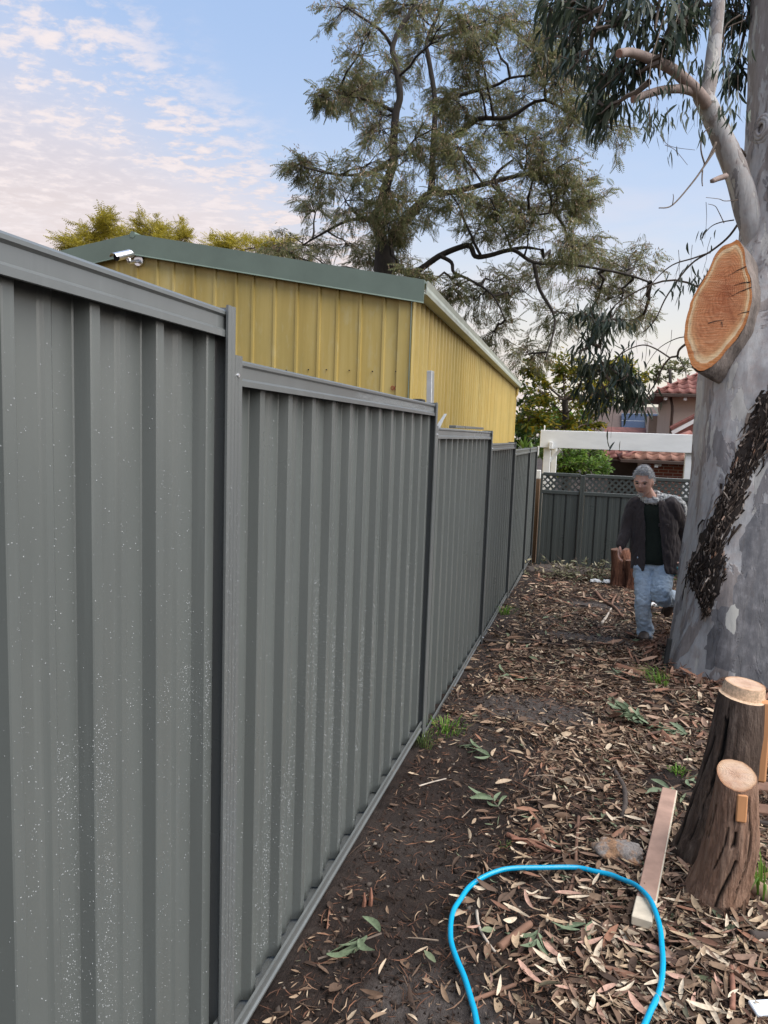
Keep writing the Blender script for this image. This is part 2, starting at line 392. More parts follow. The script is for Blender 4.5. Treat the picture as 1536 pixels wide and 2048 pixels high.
for b in range(6):
    y0, y1 = YB[b], YB[b + 1]; zt = TOPZ[b]; zb = zt - HF[b]
    # sheets: three per bay, lapped
    L = y1 - y0 - .010 - .086; nper = max(3, int(round(L / .1975))); per = L / nper
    per_sheet = 4; k = 0; lo = y0 + .010
    bay_pts = []
    while k < nper:
        m_ = min(per_sheet, nper - k)
        pts = rib_profile(per, lo + k * per, lo + (k + m_) * per, XF - .021 - (.0015 if (k // per_sheet) % 2 else 0), .032)
        if k + m_ < nper: pts = pts[:-1] + [(pts[-1][0] + .012, pts[-1][1])]
        pts = [(y - .004 if i == 0 and k else y, x) for i, (y, x) in enumerate(pts)]
        if k + m_ >= nper: pts = pts[:-1] + [(pts[-1][0] - .002, pts[-1][1]), (pts[-1][0] + .008, XF - .0235), (pts[-1][0] + .012, XF - .021), (pts[-1][0] + .044, XF - .021), (pts[-1][0] + .047, XF - .0235), (pts[-1][0] + .056, pts[-1][1])]
        v, f = sheet_mesh(pts, zb + .012, zt - .008)
        link('sheet', new_mesh('sheet', v, f, M_FENCE), fence)
        bay_pts += pts; k += m_
    r1 = MB().prism(rail_poly(RAILH), (XF + .003, y0 + .004, zt), (1, 0, 0), (0, 0, 1), (0, y1 - y0 - .008, 0)); r1.build('top_rail', M_RAIL, fence)
    r2 = MB().prism(rail_poly(.055, flip=True), (XF + .003, y0 + .004, zb), (1, 0, 0), (0, 0, 1), (0, y1 - y0 - .008, 0)); r2.build('bottom_rail', M_RAIL, fence)
    # dew on this bay, in drifts that hang thicker low down
    by = np.array([p[0] for p in bay_pts]); bx = np.array([p[1] for p in bay_pts])
    count = [7500, 11000, 3500, 600, 0, 0][b]; done = 0; tries = 0
    while done < count and tries < count * 14:
        tries += 1
        y = rd.uniform(max(y0, .6), y1 - .05); hgt = rd.random(); z = zb + .06 + hgt * (HF[b] - .2)
        d = .5 + .55 * fbm(y * 1.7 + b, z * .55, 2.2, 3) + .35 * fbm(y * 6, z * .8, 2.0, 2) - .40 * max(0, hgt - .62) / .3 - (.35 if b == 0 and hgt > .58 else 0)
        if rd.random() > max(.03, (d - .42) * .9): continue
        i = int(np.searchsorted(by, y)); i = min(max(i, 1), len(by) - 1)
        if by[i] - by[i - 1] < 1e-5: continue
        t_ = (y - by[i - 1]) / (by[i] - by[i - 1]); x = bx[i - 1] + (bx[i] - bx[i - 1]) * t_
        add_drop(x, y, z, rd.choice([.0005, .0006, .0007, .0008, .0010, .0012, .0015]) * (1.0 if b < 1 else 1.35)); done += 1
for i in range(2600):                          # dew on the second top rail and posts
    y = rd.uniform(2.6, 4.0); 
    if rd.random() > .35 + .6 * math.sin((y - 2.6) / 1.4 * math.pi): continue
    add_drop(XF - .0028, y, TOPZ[1] - rd.uniform(.019, .044), rd.choice([.0008, .0011, .0015]))
for j in range(7):
    ys = YB[j]
    tl = TOPZ[j - 1] if j else None; tr = TOPZ[j] if j < 6 else None
    zl = (TOPZ[j - 1] - HF[j - 1]) if j else None
    g0 = gz(XF, ys) - .25
    if tl is not None:
        p = MB().prism(channel_poly(-1), (XF + .011, ys - .0006, g0), (0, 1, 0), (1, 0, 0), (0, 0, tl + .010 - g0)).build('post', M_RAIL, fence)
    if tr is not None:
        p = MB().prism(channel_poly(1), (XF + .011, ys + .0006, g0), (0, 1, 0), (1, 0, 0), (0, 0, tr + .008 - g0)).build('post', M_RAIL, fence)
        for zz in (tr - .040, tr - HF[min(j, 5)] + .05):
            MB().tube([(XF + .0075, ys + .0145, zz), (XF + .0145, ys + .0145, zz)], [.0058, .0045], 8).build('screw', M_CHROME, p)
    if j in (1, 2):
        for i in range(900 if j == 1 else 250):
            z = .02 + rd.random() ** 1.3 * 1.5
            add_drop(XF + .011, ys + rd.choice([-1, 1]) * rd.uniform(.002, .034), z, rd.choice([.0006, .0008, .0011]))
tag(drops.build('dew_drops', M_DROP, fence, True), kind='stuff')

# ------------------------------------------------------------------ mustard shed behind the fence
A = Vector((-1.40, 5.79, 0)); ang = R(1.54)
su = Vector((-math.sin(ang), math.cos(ang), 0)); sl = Vector((-su.y, su.x, 0)) * 1.0   # su: along the side wall, sl: to the left along the gable
SHW = 2.59; SLEN = 10.9; ZE = 2.85; ZA = 3.28; gsh = -.35
shed = empty('garden_shed', (A.x, A.y, gsh), 'large mustard yellow corrugated steel shed with sage green barge and pale gutter', 'shed')
wall_o = A + sl * .085 + su * .03
def on_shed(w, a, z): return A + sl * w + su * a + Vector((0, 0, z))
def roofz(w): return ZE + (ZA - ZE) * min(w, 2 * SHW - w) / SHW
def ribs(wid, per, crest, fl, depth, mid=False):
    o = []; n = int(math.ceil(wid / per))
    for k in range(n):
        y = k * per
        o += [(y, 0), (y + fl, depth), (y + fl + crest, depth), (y + 2 * fl + crest, 0)]
        if mid:
            c = y + 2 * fl + crest + (per - 2 * fl - crest) * .5
            o += [(c - .012, 0), (c - .007, .004), (c + .007, .004), (c + .012, 0)]
    return [q for q in o if q[0] <= wid] + [(wid, 0)]
# gable wall: sheets 0.76 m wide, each its own part; crests sit between pans
w = .09; k = 0
while w < 2 * SHW - .12:
    wid = min(.765, 2 * SHW - .12 - w); pr = ribs(wid, .2, .018, .008, .015 + .001 * (k % 2))
    v = []; f = []; n = len(pr)
    for (q, d) in pr:
        p = on_shed(w + q, .03 - d - .0015 * (k % 2), 0); v.append((p.x, p.y, gsh)); v.append((p.x, p.y, roofz(w + q) - .09))
    for i in range(n - 1): f.append((2 * i, 2 * i + 2, 2 * i + 3, 2 * i + 1))
    sh = link('wall_sheet', new_mesh('wall_sheet', v, f, M_SHED), shed)
    for q in range(4):                          # roofing screws along each sheet
        if rng.random() < .8:
            p = on_shed(w + .1 + .2 * q, .024, 2.16 + rng.uniform(-.01, .01)); MB().tube([p, p - su * .012], [.006, .004], 6).build('screw', M_BLACK, sh)
    w += .76; k += 1
# side wall sheets
a = .06; k = 0
while a < SLEN - .05:
    wid = min(.765, SLEN - .05 - a); pr = ribs(wid, .19, .036, .016, .024)
    v = []; f = []; n = len(pr)
    for (q, d) in pr:
        p = on_shed(.085 - d - .0015 * (k % 2), a + q, 0); v.append((p.x, p.y, gsh)); v.append((p.x, p.y, ZE - .02))
    for i in range(n - 1): f.append((2 * i, 2 * i + 1, 2 * i + 3, 2 * i + 2))
    link('wall_sheet', new_mesh('wall_sheet', v, f, M_SHED), shed); a += .76; k += 1
# back and far walls
mb = MB()
for (w0, a0, w1, a1) in ((.1, SLEN - .06, 2 * SHW - .1, SLEN - .06), (2 * SHW - .1, .06, 2 * SHW - .1, SLEN - .06)):
    p0 = on_shed(w0, a0, gsh); p1 = on_shed(w1, a1, gsh); mb.add([p0, p1, p1 + Vector((0, 0, ZE - gsh)), p0 + Vector((0, 0, ZE - gsh))], [(0, 1, 2, 3)])
mb.build('far_wall', M_SHED, shed)
# corner flashing, downpipe and plain end strip
z0 = gsh
def vbox(w, a, sw, sa, z1, z2, name, mat, par=shed):
    c = on_shed(w, a, (z1 + z2) / 2); rot = Matrix((( -sl.x, su.x, 0), (-sl.y, su.y, 0), (0, 0, 1)))
    return MB().box(c, (sw, sa, z2 - z1), rot, bev=.004).build(name, mat, par)
vbox(.135, .018, .10, .02, z0, ZE - .11, 'corner_flashing', M_SHED)
vbox(.062, .03, .012, .055, z0, ZE - .11, 'corner_flashing', M_SHED)
vbox(.074, -.005, .008, .012, z0, ZE - .11, 'corner_trim', M_BARGE)
# roof sheets
for side in (0, 1):
    a = -.02
    while a < SLEN:
        wid = min(.77, SLEN + .02 - a); pr = ribs(wid, .19, .03, .02, .03); v = []; f = []
        for q, d in pr:
            for wv in ((.045, SHW) if side == 0 else (2 * SHW - .045, SHW)):
                zz = ZE + (ZA - ZE) * ((wv if side == 0 else 2 * SHW - wv) / SHW)
                v.append(on_shed(wv, a + q, zz - .045 + d))
        for i in range(len(pr) - 1): f.append((2 * i, 2 * i + 1, 2 * i + 3, 2 * i + 2))
        link('roof_sheet', new_mesh('roof_sheet', v, f, M_ROOF), shed); a += .76
# barge boards (two folded flashings meeting at the ridge)
for side in (0, 1):
    w0, w1 = (-.03, SHW) if side == 0 else (2 * SHW + .03, SHW)
    za = ZE + .012; v = []
    pts = [(w0, za, ZE - .165), (w1, ZA + .02, ZA - .155)]
    mb = MB(); off = -.035
    for (wv, zt_, zl_) in pts:
        for aa, zz in ((off, zt_), (off, zl_ + .012), (off - .012, zl_), (off + .004, zl_ - .002), (off + .02, zt_ - .02), (off + .16, zt_ + .004), (off, zt_ + .006)):
            v.append(on_shed(wv, aa, zz))
    n = 7
    mb.add(v, [(i, (i + 1) % n, n + (i + 1) % n, n + i) for i in range(n)] + [tuple(range(n)), tuple(range(n, 2 * n))])
    mb.build('barge_flashing', M_BARGE, shed)
MB().tube([on_shed(SHW, -.04, ZA + .018), on_shed(SHW, SLEN, ZA + .018)], .03, 6).build('ridge_cap', M_ROOF, shed)
# gutter along the side eave: folded quad section
gp = [(-.075, -.005), (-.080, .012), (-.068, .012), (-.064, .0), (-.060, -.085), (.03, -.085), (.03, .0), (.036, .0), (.036, -.091), (-.066, -.091), (-.072, -.06), (-.068, -.03)]
MB().prism([(-a_, b_) for a_, b_ in gp], on_shed(.02, -.015, ZE), (-sl.x, -sl.y, 0), (0, 0, 1), su * (SLEN + .05)).build('gutter', M_GUTTER, shed)
MB().box(on_shed(.055, -.018, ZE - .045), (.15, .006, .1), Matrix(((-sl.x, su.x, 0), (-sl.y, su.y, 0), (0, 0, 1)))).build('gutter_end_cap', M_BARGE, shed)
pa, pb = on_shed(.03, SLEN - .08, ZE - .08), on_shed(.07, SLEN - .08, gsh)
MB().tube([pa, pa + Vector((0, 0, -.15)), Vector((pb.x, pb.y, ZE - .3)), pb], .035, 8).build('downpipe', M_SHED, shed)
# two small red paint rings written on the gable near the corner: "00"
for i, px in enumerate((785, 792)):
    r_ = ray(px, 776); t_ = ((on_shed(0, .024, 0) - CAM).dot(su)) / r_.dot(su); c = CAM + r_ * t_
    ring = [c + sl * (.012 * math.cos(q * .5236)) + Vector((0, 0, .016 * math.sin(q * .5236))) - su * .003 for q in range(13)]
    MB().tube(ring, .003, 5, cap=False).build('painted_mark', M_REDPAINT, shed)
# security camera under the ridge
def on_gable(px, py, off=0.0):
    r_ = ray(px, py); t_ = ((on_shed(0, off, 0) - CAM).dot(su)) / r_.dot(su); return CAM + r_ * t_
cb_ = on_gable(278, 522, .01)
sc = empty('security_camera', cb_, 'silver bullet security camera mounted under the ridge of the yellow shed', 'camera')
h0 = on_gable(236, 514, -.32); h1 = on_gable(262, 508, -.16)
ax = (h1 - h0).normalized()
MB().tube([h0 - ax * .02, h0, h1, h1 + ax * .015], [.030, .031, .031, .026], 14).build('housing', M_CHROME, sc, True)
sidev = ax.cross(Vector((0, 0, 1))).normalized(); upv = sidev.cross(ax)
arc = [(math.cos(t) * .040, math.sin(t) * .040) for t in np.linspace(R(15), R(165), 9)]; arc2 = [(c * .93, s_ * .93) for c, s_ in reversed(arc)]
MB().prism(arc + arc2, h0 - ax * .06, sidev, upv, (h1 - h0) * 1.25).build('sun_shield', M_CHROME, sc)
MB().tube([h0 - ax * .018, h0 - ax * .024], [.030, .028], 12).build('lens', M_BLACK, sc)
j1 = (h0 + h1) / 2 - upv * .06 + ax * .04
MB().tube([(h0 + h1) / 2 + ax * .04 - upv * .03, j1, j1 * .45 + cb_ * .55, cb_], [.018, .020, .014, .016], 10).build('bracket_arm', M_CHROME, sc, True)
MB().tube([cb_ + su * .02, cb_ - su * .012], .045, 14).build('mounting_plate', M_CHROME, sc)
# ------------------------------------------------------------------ vegetation helpers
def fast_mesh(name, V, F, mat, mi=None, smooth=False):
    V = np.asarray(V, np.float32); F = np.asarray(F, np.int32); k = F.shape[1]
    me = bpy.data.meshes.new(name); me.vertices.add(len(V)); me.vertices.foreach_set('co', V.ravel())
    me.loops.add(F.size); me.loops.foreach_set('vertex_index', F.ravel())
    me.polygons.add(len(F)); me.polygons.foreach_set('loop_start', np.arange(0, F.size, k, dtype=np.int32))
    for m in (mat if isinstance(mat, (list, tuple)) else [mat]): me.materials.append(m)
    if mi is not None: me.polygons.foreach_set('material_index', np.asarray(mi, np.int32))
    if smooth: me.polygons.foreach_set('use_smooth', np.ones(len(F), bool))
    me.update(calc_edges=True); me.validate()
    return me
def stamp(tv, tf, T, Rm, Sc):
    """copies of a template: T (n,3), Rm (n,3,3), Sc (n,) -> V, F"""
    n = len(T); tv = np.asarray(tv); tf = np.asarray(tf)
    V = np.einsum('nij,kj->nki', Rm, tv) * Sc[:, None, None] + T[:, None, :]
    F = tf[None] + (np.arange(n) * len(tv))[:, None, None]
    return V.reshape(-1, 3), F.reshape(-1, tf.shape[1])
def frames(D, roll):
    """rotation matrices whose x axis is D (n,3), rolled by angle"""
    D = D / np.linalg.norm(D, axis=1, keepdims=True)
    up = np.where(np.abs(D[:, 2:3]) > .97, np.array([[1., 0, 0]]), np.array([[0., 0, 1]]))
    Y = np.cross(up, D); Y /= np.linalg.norm(Y, axis=1, keepdims=True); Z = np.cross(D, Y)
    c = np.cos(roll)[:, None]; s = np.sin(roll)[:, None]
    Y2 = Y * c + Z * s; Z2 = -Y * s + Z * c
    return np.stack([D, Y2, Z2], axis=2)
# sickle gum leaf (unit length) as quads
def gum_leaf(w=.15, bend=.12, curl=.05):
    xs = [0, .18, .45, .75, 1.0]; ws = [.12, .8, 1.0, .6, .05]; v = []
    for x, q in zip(xs, ws):
        y0 = bend * (x - x * x) * 4 * .5; z0 = -curl * x * x
        v += [(x, y0 - w * q / 2, z0), (x, y0 + w * q / 2, z0 + curl * .3 * q)]
    return v, [(2 * i, 2 * i + 1, 2 * i + 3, 2 * i + 2) for i in range(4)]
def frond(n=8):
    v = []; f = []
    for i in range(n):
        t = (i + .6) / n; x = t; z = -.22 * t * t
        ll = .25 * math.sin(math.pi * (t * .82 + .12))
        for s in (-1, 1):
            b = len(v); dx = .09; w = .042
            v += [(x - w, 0, z), (x + dx * .5 - w, s * ll * .55, z - .03), (x + dx, s * ll, z - .10), (x + dx * .5 + w, s * ll * .5, z - .03)]
            f.append((b, b + 1, b + 2, b + 3))
    return v, f
M_BARKDARK = simple('dark_fissured_bark', (.032, .025, .020), .9, 14, .4, .6, .02, stretch=(1, 1, .3))
M_TWIG = simple('grey_brown_twig', (.12, .09, .07), .85, 30, .35, .2, .004)
M_FEATHER = leafmat('feathery_green_leaf', [(0, (.11, .13, .055)), (.5, (.19, .205, .09)), (.85, (.27, .245, .115)), (1, (.35, .28, .15))], .45, .5)
M_POD = leafmat('dry_seed_pod', [(0, (.17, .11, .07)), (.6, (.34, .235, .15)), (1, (.55, .43, .31))], .7, .25)
M_SUNGOLD = leafmat('sunlit_gold_leaf', [(0, (.24, .21, .025)), (.5, (.42, .35, .04)), (1, (.58, .48, .08))], .5, .4)  # warm sunlight on the far trees is put into this leaf colour
M_BUSH = leafmat('bright_green_leaf', [(0, (.05, .10, .02)), (.5, (.12, .22, .04)), (1, (.25, .36, .07))], .45, .42)
M_AUTUMN = leafmat('green_yellow_leaf', [(0, (.09, .13, .025)), (.45, (.18, .22, .035)), (.7, (.38, .33, .04)), (1, (.60, .42, .035))], .45, .5)
M_GUMLEAF = leafmat('grey_green_gum_leaf', [(0, (.026, .042, .028)), (.6, (.052, .074, .048)), (1, (.10, .12, .075))], .38, .25)
M_SPIKE = leafmat('strappy_leaf', [(0, (.05, .11, .02)), (1, (.16, .26, .05))], .4, .3)

def seg_path(p, q, r, n=5, wob=.06, sag=0.0):
    p = Vector(p); q = Vector(q); L = (q - p).length; o = []
    for i in range(n + 1):
        t = i / n; c = p.lerp(q, t); e = wob * L * math.sin(math.pi * t)
        o.append(c + Vector((r.uniform(-1, 1), r.uniform(-1, 1), r.uniform(-1, 1))) * e * .6 - Vector((0, 0, sag * L * t * t)))
    return o
def grow(skel, clusters, depth, spread, r, ntw=9, twl=1.0, nfr=16, size=(.26, .40), droop=.75, up=.5, podfrac=.0, leafy='frond'):
    """limbs: lists of world points; clusters: (px,py,rx,ry[,depth]) -> branch MB, frond arrays"""
    mb = MB(); nodes = [p for path in skel for p in path]
    T = []; D = []
    for cl in clusters:
        d = cl[4] if len(cl) > 4 else depth + r.uniform(-spread, spread)
        c = at(cl[0], cl[1], d); k = d / FPX; rx = cl[2] * k; ry = cl[3] * k
        base = min(nodes, key=lambda q: (q - c).length + .35 * max(0, q.z - c.z))
        hub = c + Vector((0, 0, ry * .25))
        path = seg_path(base, hub, r, 5, .10); L = (hub - base).length
        mb.tube(path, [max(.010, .018 + .010 * L) * (1 - .7 * i / 5) for i in range(6)], 5, cap=False)
        for t in range(ntw):
            th = r.uniform(0, 2 * math.pi); q = r.uniform(.35, 1) ** .6
            e = hub + (CR * math.cos(th) * rx + Vector((0, 0, 1)) * math.sin(th) * ry) * q + CF * r.uniform(-1, 1) * rx * .8
            tp = seg_path(path[r.choice([3, 4, 5])], e, r, 4, .10, .05)
            mb.tube(tp, [.011, .009, .007, .005, .003], 4, cap=False)
            for m_ in range(nfr):
                t_ = r.uniform(.25, 1.0) * 4; i = min(int(t_), 3); p = tp[i].lerp(tp[i + 1], t_ - i)
                j = Vector((r.gauss(0, 1), r.gauss(0, 1), r.gauss(0, .7))) * .05
                dd = (tp[i + 1] - tp[i]).normalized() * .5 + Vector((r.gauss(0, .6), r.gauss(0, .6), r.gauss(0, .35) + up * .3 - droop))
                T.append(tuple(p + j)); D.append(tuple(dd))
    return mb, np.array(T), np.array(D)
def leaf_cloud(T, D, tmpl, size, r, mat, mat2=None, frac2=0, tmpl2=None, size2=None):
    n = len(T); g = np.random.RandomState(r.randrange(1 << 30))
    sel = g.rand(n) < frac2
    V, F = stamp(*tmpl, T[~sel], frames(D[~sel], g.uniform(-.9, .9, (~sel).sum()) if True else 0), g.uniform(*size, (~sel).sum()))
    a = (V, F)
    b = None
    if frac2 > 0:
        D2 = D[sel].copy(); D2[:, 2] -= 1.2
        b = stamp(*tmpl2, T[sel], frames(D2, g.uniform(-3, 3, sel.sum())), g.uniform(*size2, sel.sum()))
    return a, b

# ------------------------------------------------------------------ tall feathery tree behind the shed
r3 = random.Random(21)
DT = 18.5
def pth(pts, d0, d1=None, n=4):
    d1 = d0 if d1 is None else d1; m = len(pts)
    return catmull([at(p[0], p[1], d0 + (d1 - d0) * i / max(1, m - 1)) for i, p in enumerate(pts)], n)
base = at(766, 900, DT); base.z = gz(base.x, base.y) - .2
trunk = catmull([base, at(767, 700, DT), at(769, 560, DT), at(769, 494, DT)], 4)
lead_l = pth([(769, 494), (755, 440), (770, 380), (786, 326), (787, 284), (792, 225), (800, 190), (790, 120), (785, 95), (803, 51), (824, 24), (840, -20), (850, -120)], DT, DT - .3)
lead_r = pth([(769, 494), (790, 478), (812, 440), (850, 395), (862, 380), (866, 300), (870, 204), (858, 120), (854, 80), (880, 20), (900, -60)], DT, DT + .8)
limbs = [pth([(862, 382), (900, 385), (985, 364), (1050, 349), (1122, 344), (1140, 338)], DT + .2, DT - 1.0),
         pth([(985, 362), (1000, 340), (1028, 318)], DT - .3, DT - .6),
         pth([(769, 530), (826, 544), (877, 513), (916, 496), (940, 492), (951, 513), (978, 511), (1014, 501), (1033, 503), (1068, 525), (1123, 527), (1170, 533), (1250, 548), (1300, 565)], DT, DT - 2.2),
         pth([(1014, 501), (1050, 495), (1085, 500)], DT - 1.0, DT - 1.2),
         pth([(880, 512), (903, 525), (908, 545), (940, 560), (985, 590), (1010, 640)], DT - .4, DT - 1.2),
         pth([(866, 300), (936, 252), (960, 237), (1020, 234), (1090, 200), (1180, 260)], DT + .4, DT - 1.5),
         pth([(870, 204), (920, 190), (990, 171), (1020, 156), (1080, 144), (1120, 100)], DT + .5, DT - .8),
         pth([(990, 362), (1005, 390), (1030, 420), (1060, 430), (1110, 425)], DT - .4, DT - 1.0),
         pth([(786, 326), (740, 345), (680, 350), (610, 335)], DT, DT - 1.2), pth([(791, 225), (750, 205), (700, 190), (660, 180)], DT, DT - .8),
         pth([(785, 95), (760, 60), (700, 20)], DT, DT - .6), pth([(755, 440), (700, 440), (640, 470), (590, 500)], DT, DT + 1.2),
         pth([(854, 80), (930, 60), (1010, 40)], DT + .7, DT + 1.4), pth([(1068, 525), (1080, 580), (1110, 640), (1090, 720)], DT - 1.3, DT - 2)]
tall = empty('feathery_tree', base, 'tall feathery leaved tree with hanging brown pods rising behind the yellow shed', 'tree')
mb = MB()
nT = len(trunk); mb.tube(trunk, [.34 - .10 * i / nT for i in range(nT)], 10)
for p_, r0, r1 in ((lead_l, .15, .025), (lead_r, .14, .025)): mb.tube(p_, [r0 + (r1 - r0) * i / len(p_) for i in range(len(p_))], 8)
for i_, p_ in enumerate(limbs): mb.tube(p_, [(.085 if i_ in (0, 2, 5) else .055) * (1 - .75 * i / len(p_)) for i in range(len(p_))], 7)
mb.build('trunk', M_BARKDARK, tall, True)
CL = [(r3.uniform(700, 1180), r3.uniform(0, 560), 50, 40) for _ in range(30)] + [(690, 30, 60, 55), (740, 80, 65, 60), (700, 185, 60, 45), (750, 250, 60, 55), (650, 205, 25, 22), (597, 335, 36, 20), (650, 355, 55, 42), (625, 400, 45, 40), (690, 420, 75, 60), (610, 500, 75, 34), (700, 505, 85, 45), (780, 540, 75, 40),
      (850, 430, 60, 50), (830, 330, 65, 60), (880, 260, 75, 70), (850, 130, 65, 70), (900, 50, 85, 60), (960, 140, 85, 70), (980, 50, 85, 55), (1060, 70, 75, 70), (930, 330, 60, 55), (970, 220, 65, 50), (1050, 215, 75, 50), (1110, 170, 60, 55),
      (1050, 285, 50, 34), (1140, 265, 65, 42), (1225, 275, 55, 45), (1000, 400, 60, 40), (1100, 405, 75, 42), (1165, 390, 36, 45), (960, 460, 50, 40), (1060, 455, 65, 30), (1105, 545, 75, 36), (1200, 540, 75, 36), (1270, 535, 55, 38), (1000, 575, 50, 42), (960, 605, 50, 52),
      (1050, 600, 75, 50), (1125, 640, 62, 50), (985, 680, 42, 52), (1055, 720, 50, 40), (1240, 610, 50, 42), (1285, 650, 28, 36), (900, 590, 30, 26), (1180, 590, 50, 40), (820, 30, 60, 60), (780, 160, 45, 50), (1120, 40, 60, 55), (740, 340, 55, 50), (560, 500, 40, 20), (900, 400, 45, 40), (1170, 90, 50, 50), (760, 430, 45, 40), (820, 560, 40, 26), (1090, 330, 45, 26)]
mb, T, D = grow([trunk[8:], lead_l, lead_r] + limbs, [(c_[0], c_[1], c_[2] * 1.18, c_[3] * 1.18) for c_ in CL], DT - .3, 2.4, r3, 16, 1, 15, droop=.55)
mb.build('branches', M_BARKDARK, tall)['kind'] = 'stuff'
# brown pods sit mostly in the upper right of the crown
(a_, b_) = leaf_cloud(T, D, frond(8), (.22, .36), r3, None, None, .40, gum_leaf(.22, .05), (.055, .09))
tag(link('crown', fast_mesh('crown', *a_, M_FEATHER), tall), kind='stuff')
rep = np.random.RandomState(3)
Vp, Fp = b_
Vall = [Vp]; Fall = [Fp]
for q in range(3):
    sh = np.repeat(rep.normal(0, .07, (len(Vp) // 10, 3)), 10, axis=0); Vall.append(Vp + sh); Fall.append(Fp + len(Vp) * (q + 1))
tag(link('seed_pods', fast_mesh('seed_pods', np.concatenate(Vall), np.concatenate(Fall), M_POD), tall), kind='stuff')

def small_tree(name, label, cat, depth, trunk_px, clusters, mat, r, tmpl, size, spread, ntw=9, nfr=14, group=None, droop=.3, trad=.14, barkm=None):
    b = at(trunk_px[0], trunk_px[1], depth); b.z = gz(b.x, b.y) - .1
    o = empty(name, b, label, cat, group)
    topc = at(trunk_px[0], trunk_px[2], depth)
    tr = catmull([b, b.lerp(topc, .4) + Vector((.1, 0, 0)), topc], 4)
    m1 = MB(); m1.tube(tr, [trad * (1 - .6 * i / len(tr)) for i in range(len(tr))], 8); m1.build('trunk', barkm or M_BARKDARK, o, True)
    m2, T, D = grow([tr], clusters, depth, spread, r, ntw, 1, nfr, droop=droop)
    m2.build('branches', M_TWIG, o)['kind'] = 'stuff'
    (a, _) = leaf_cloud(T, D, tmpl, size, r, None)
    tag(link('crown', fast_mesh('crown', *a, mat), o), kind='stuff')
    return o
gl = gum_leaf(.42, .0, .06)
# trees beyond the shed roof, their sunlit gold painted into the leaves
small_tree('sunlit_tree', 'sunlit gold tinted bushy treetop showing over the left slope of the shed roof', 'tree', 30, (185, 560, 500), [(150, 492, 40, 22), (185, 465, 45, 30), (215, 455, 25, 28), (165, 510, 45, 20), (210, 490, 40, 28)], M_SUNGOLD, r3, frond(6), (.3, .5), 1.6, 14, 20, 'golden trees beyond the shed', -.1, .2)
small_tree('sunlit_tree', 'wide sunlit gold tinted treetop rising right behind the shed ridge', 'tree', 31, (310, 560, 505), [(265, 475, 35, 22), (305, 460, 45, 26), (345, 468, 42, 26), (375, 480, 26, 20), (300, 490, 70, 22), (250, 490, 40, 20)], M_SUNGOLD, r3, frond(6), (.3, .5), 1.6, 14, 20, 'golden trees beyond the shed', -.1, .2)
small_tree('sunlit_tree', 'low sunlit gold tinted treetop just above the barge between the ridge and the feathery tree', 'tree', 32, (460, 560, 510), [(430, 492, 35, 18), (465, 488, 35, 16), (520, 495, 45, 18), (560, 492, 40, 18)], M_SUNGOLD, r3, frond(6), (.3, .5), 1.6, 14, 18, 'golden trees beyond the shed', -.1, .2)
# trees and shrubs beyond the back fence
small_tree('garden_tree', 'spreading green and yellow garden tree behind the white pergola beam', 'tree', 19, (1130, 960, 800), [(1075, 790, 50, 38), (1110, 820, 60, 36), (1150, 770, 50, 42), (1180, 800, 50, 36), (1060, 840, 40, 28), (1120, 860, 60, 26), (1175, 850, 45, 26), (1215, 760, 45, 38), (1250, 735, 35, 25), (1130, 735, 40, 30), (1235, 800, 45, 30), (1060, 740, 24, 20), (1270, 760, 35, 25)], M_AUTUMN, r3, gl, (.10, .17), 1.3, 16, 30, None, .2, .16)
small_tree('garden_tree', 'dark olive tree on the skyline beside the red tiled roof', 'tree', 34, (1340, 960, 740), [(1335, 745, 30, 22), (1365, 735, 28, 20), (1310, 755, 25, 14)], M_FEATHER, r3, gl, (.14, .22), 1.5, 12, 24, None, .1, .15)
small_tree('round_shrub', 'rounded bright green shrub showing between pergola posts above the grey fence', 'shrub', 14.5, (1165, 1000, 930), [(1140, 915, 34, 24), (1180, 912, 36, 26), (1160, 935, 52, 20), (1200, 935, 24, 18), (1130, 940, 26, 18)], M_BUSH, r3, gl, (.055, .10), .6, 22, 34, None, -.1, .06)
small_tree('garden_tree', 'shadowy green tree between the shed end and the pergola', 'tree', 21, (1055, 960, 850), [(1050, 800, 30, 40), (1045, 850, 34, 34), (1070, 880, 40, 26), (1040, 890, 30, 24), (1095, 905, 34, 26)], M_BUSH, r3, gl, (.10, .17), 1.0, 14, 26, None, .2, .14)
# strappy plants behind the end of the boundary fence
for i, (px, py, dd, lab) in enumerate(((1048, 872, 13.6, 'spiky strap leaved plant at the far corner of the yellow shed'), (1068, 882, 13.9, 'spiky strap leaved plant beside the white pergola post'))):
    c = at(px, py + 30, dd); b0 = Vector((c.x, c.y, gz(c.x, c.y)))
    o = empty('strappy_plant', b0, lab, 'plant')
    MB().tube([b0 - Vector((0, 0, .1)), c], [.05, .035], 7).build('stem', M_TWIG, o)
    for k in range(22):
        an = r3.uniform(0, 6.28); el = r3.uniform(.15, 1.35); d_ = Vector((math.cos(an) * math.cos(el), math.sin(an) * math.cos(el), math.sin(el))); s_ = d_.cross(Vector((0, 0, 1))).normalized() * .018
        L = r3.uniform(.28, .42); p1 = c + d_ * L * .5; p2 = c + d_ * L - Vector((0, 0, .08 * math.cos(el)))
        link('leaf', new_mesh('leaf', [c - s_ * .6, c + s_ * .6, p1 + s_, p1 - s_, p2], [(0, 1, 2, 3), (3, 2, 4)], M_SPIKE), o)

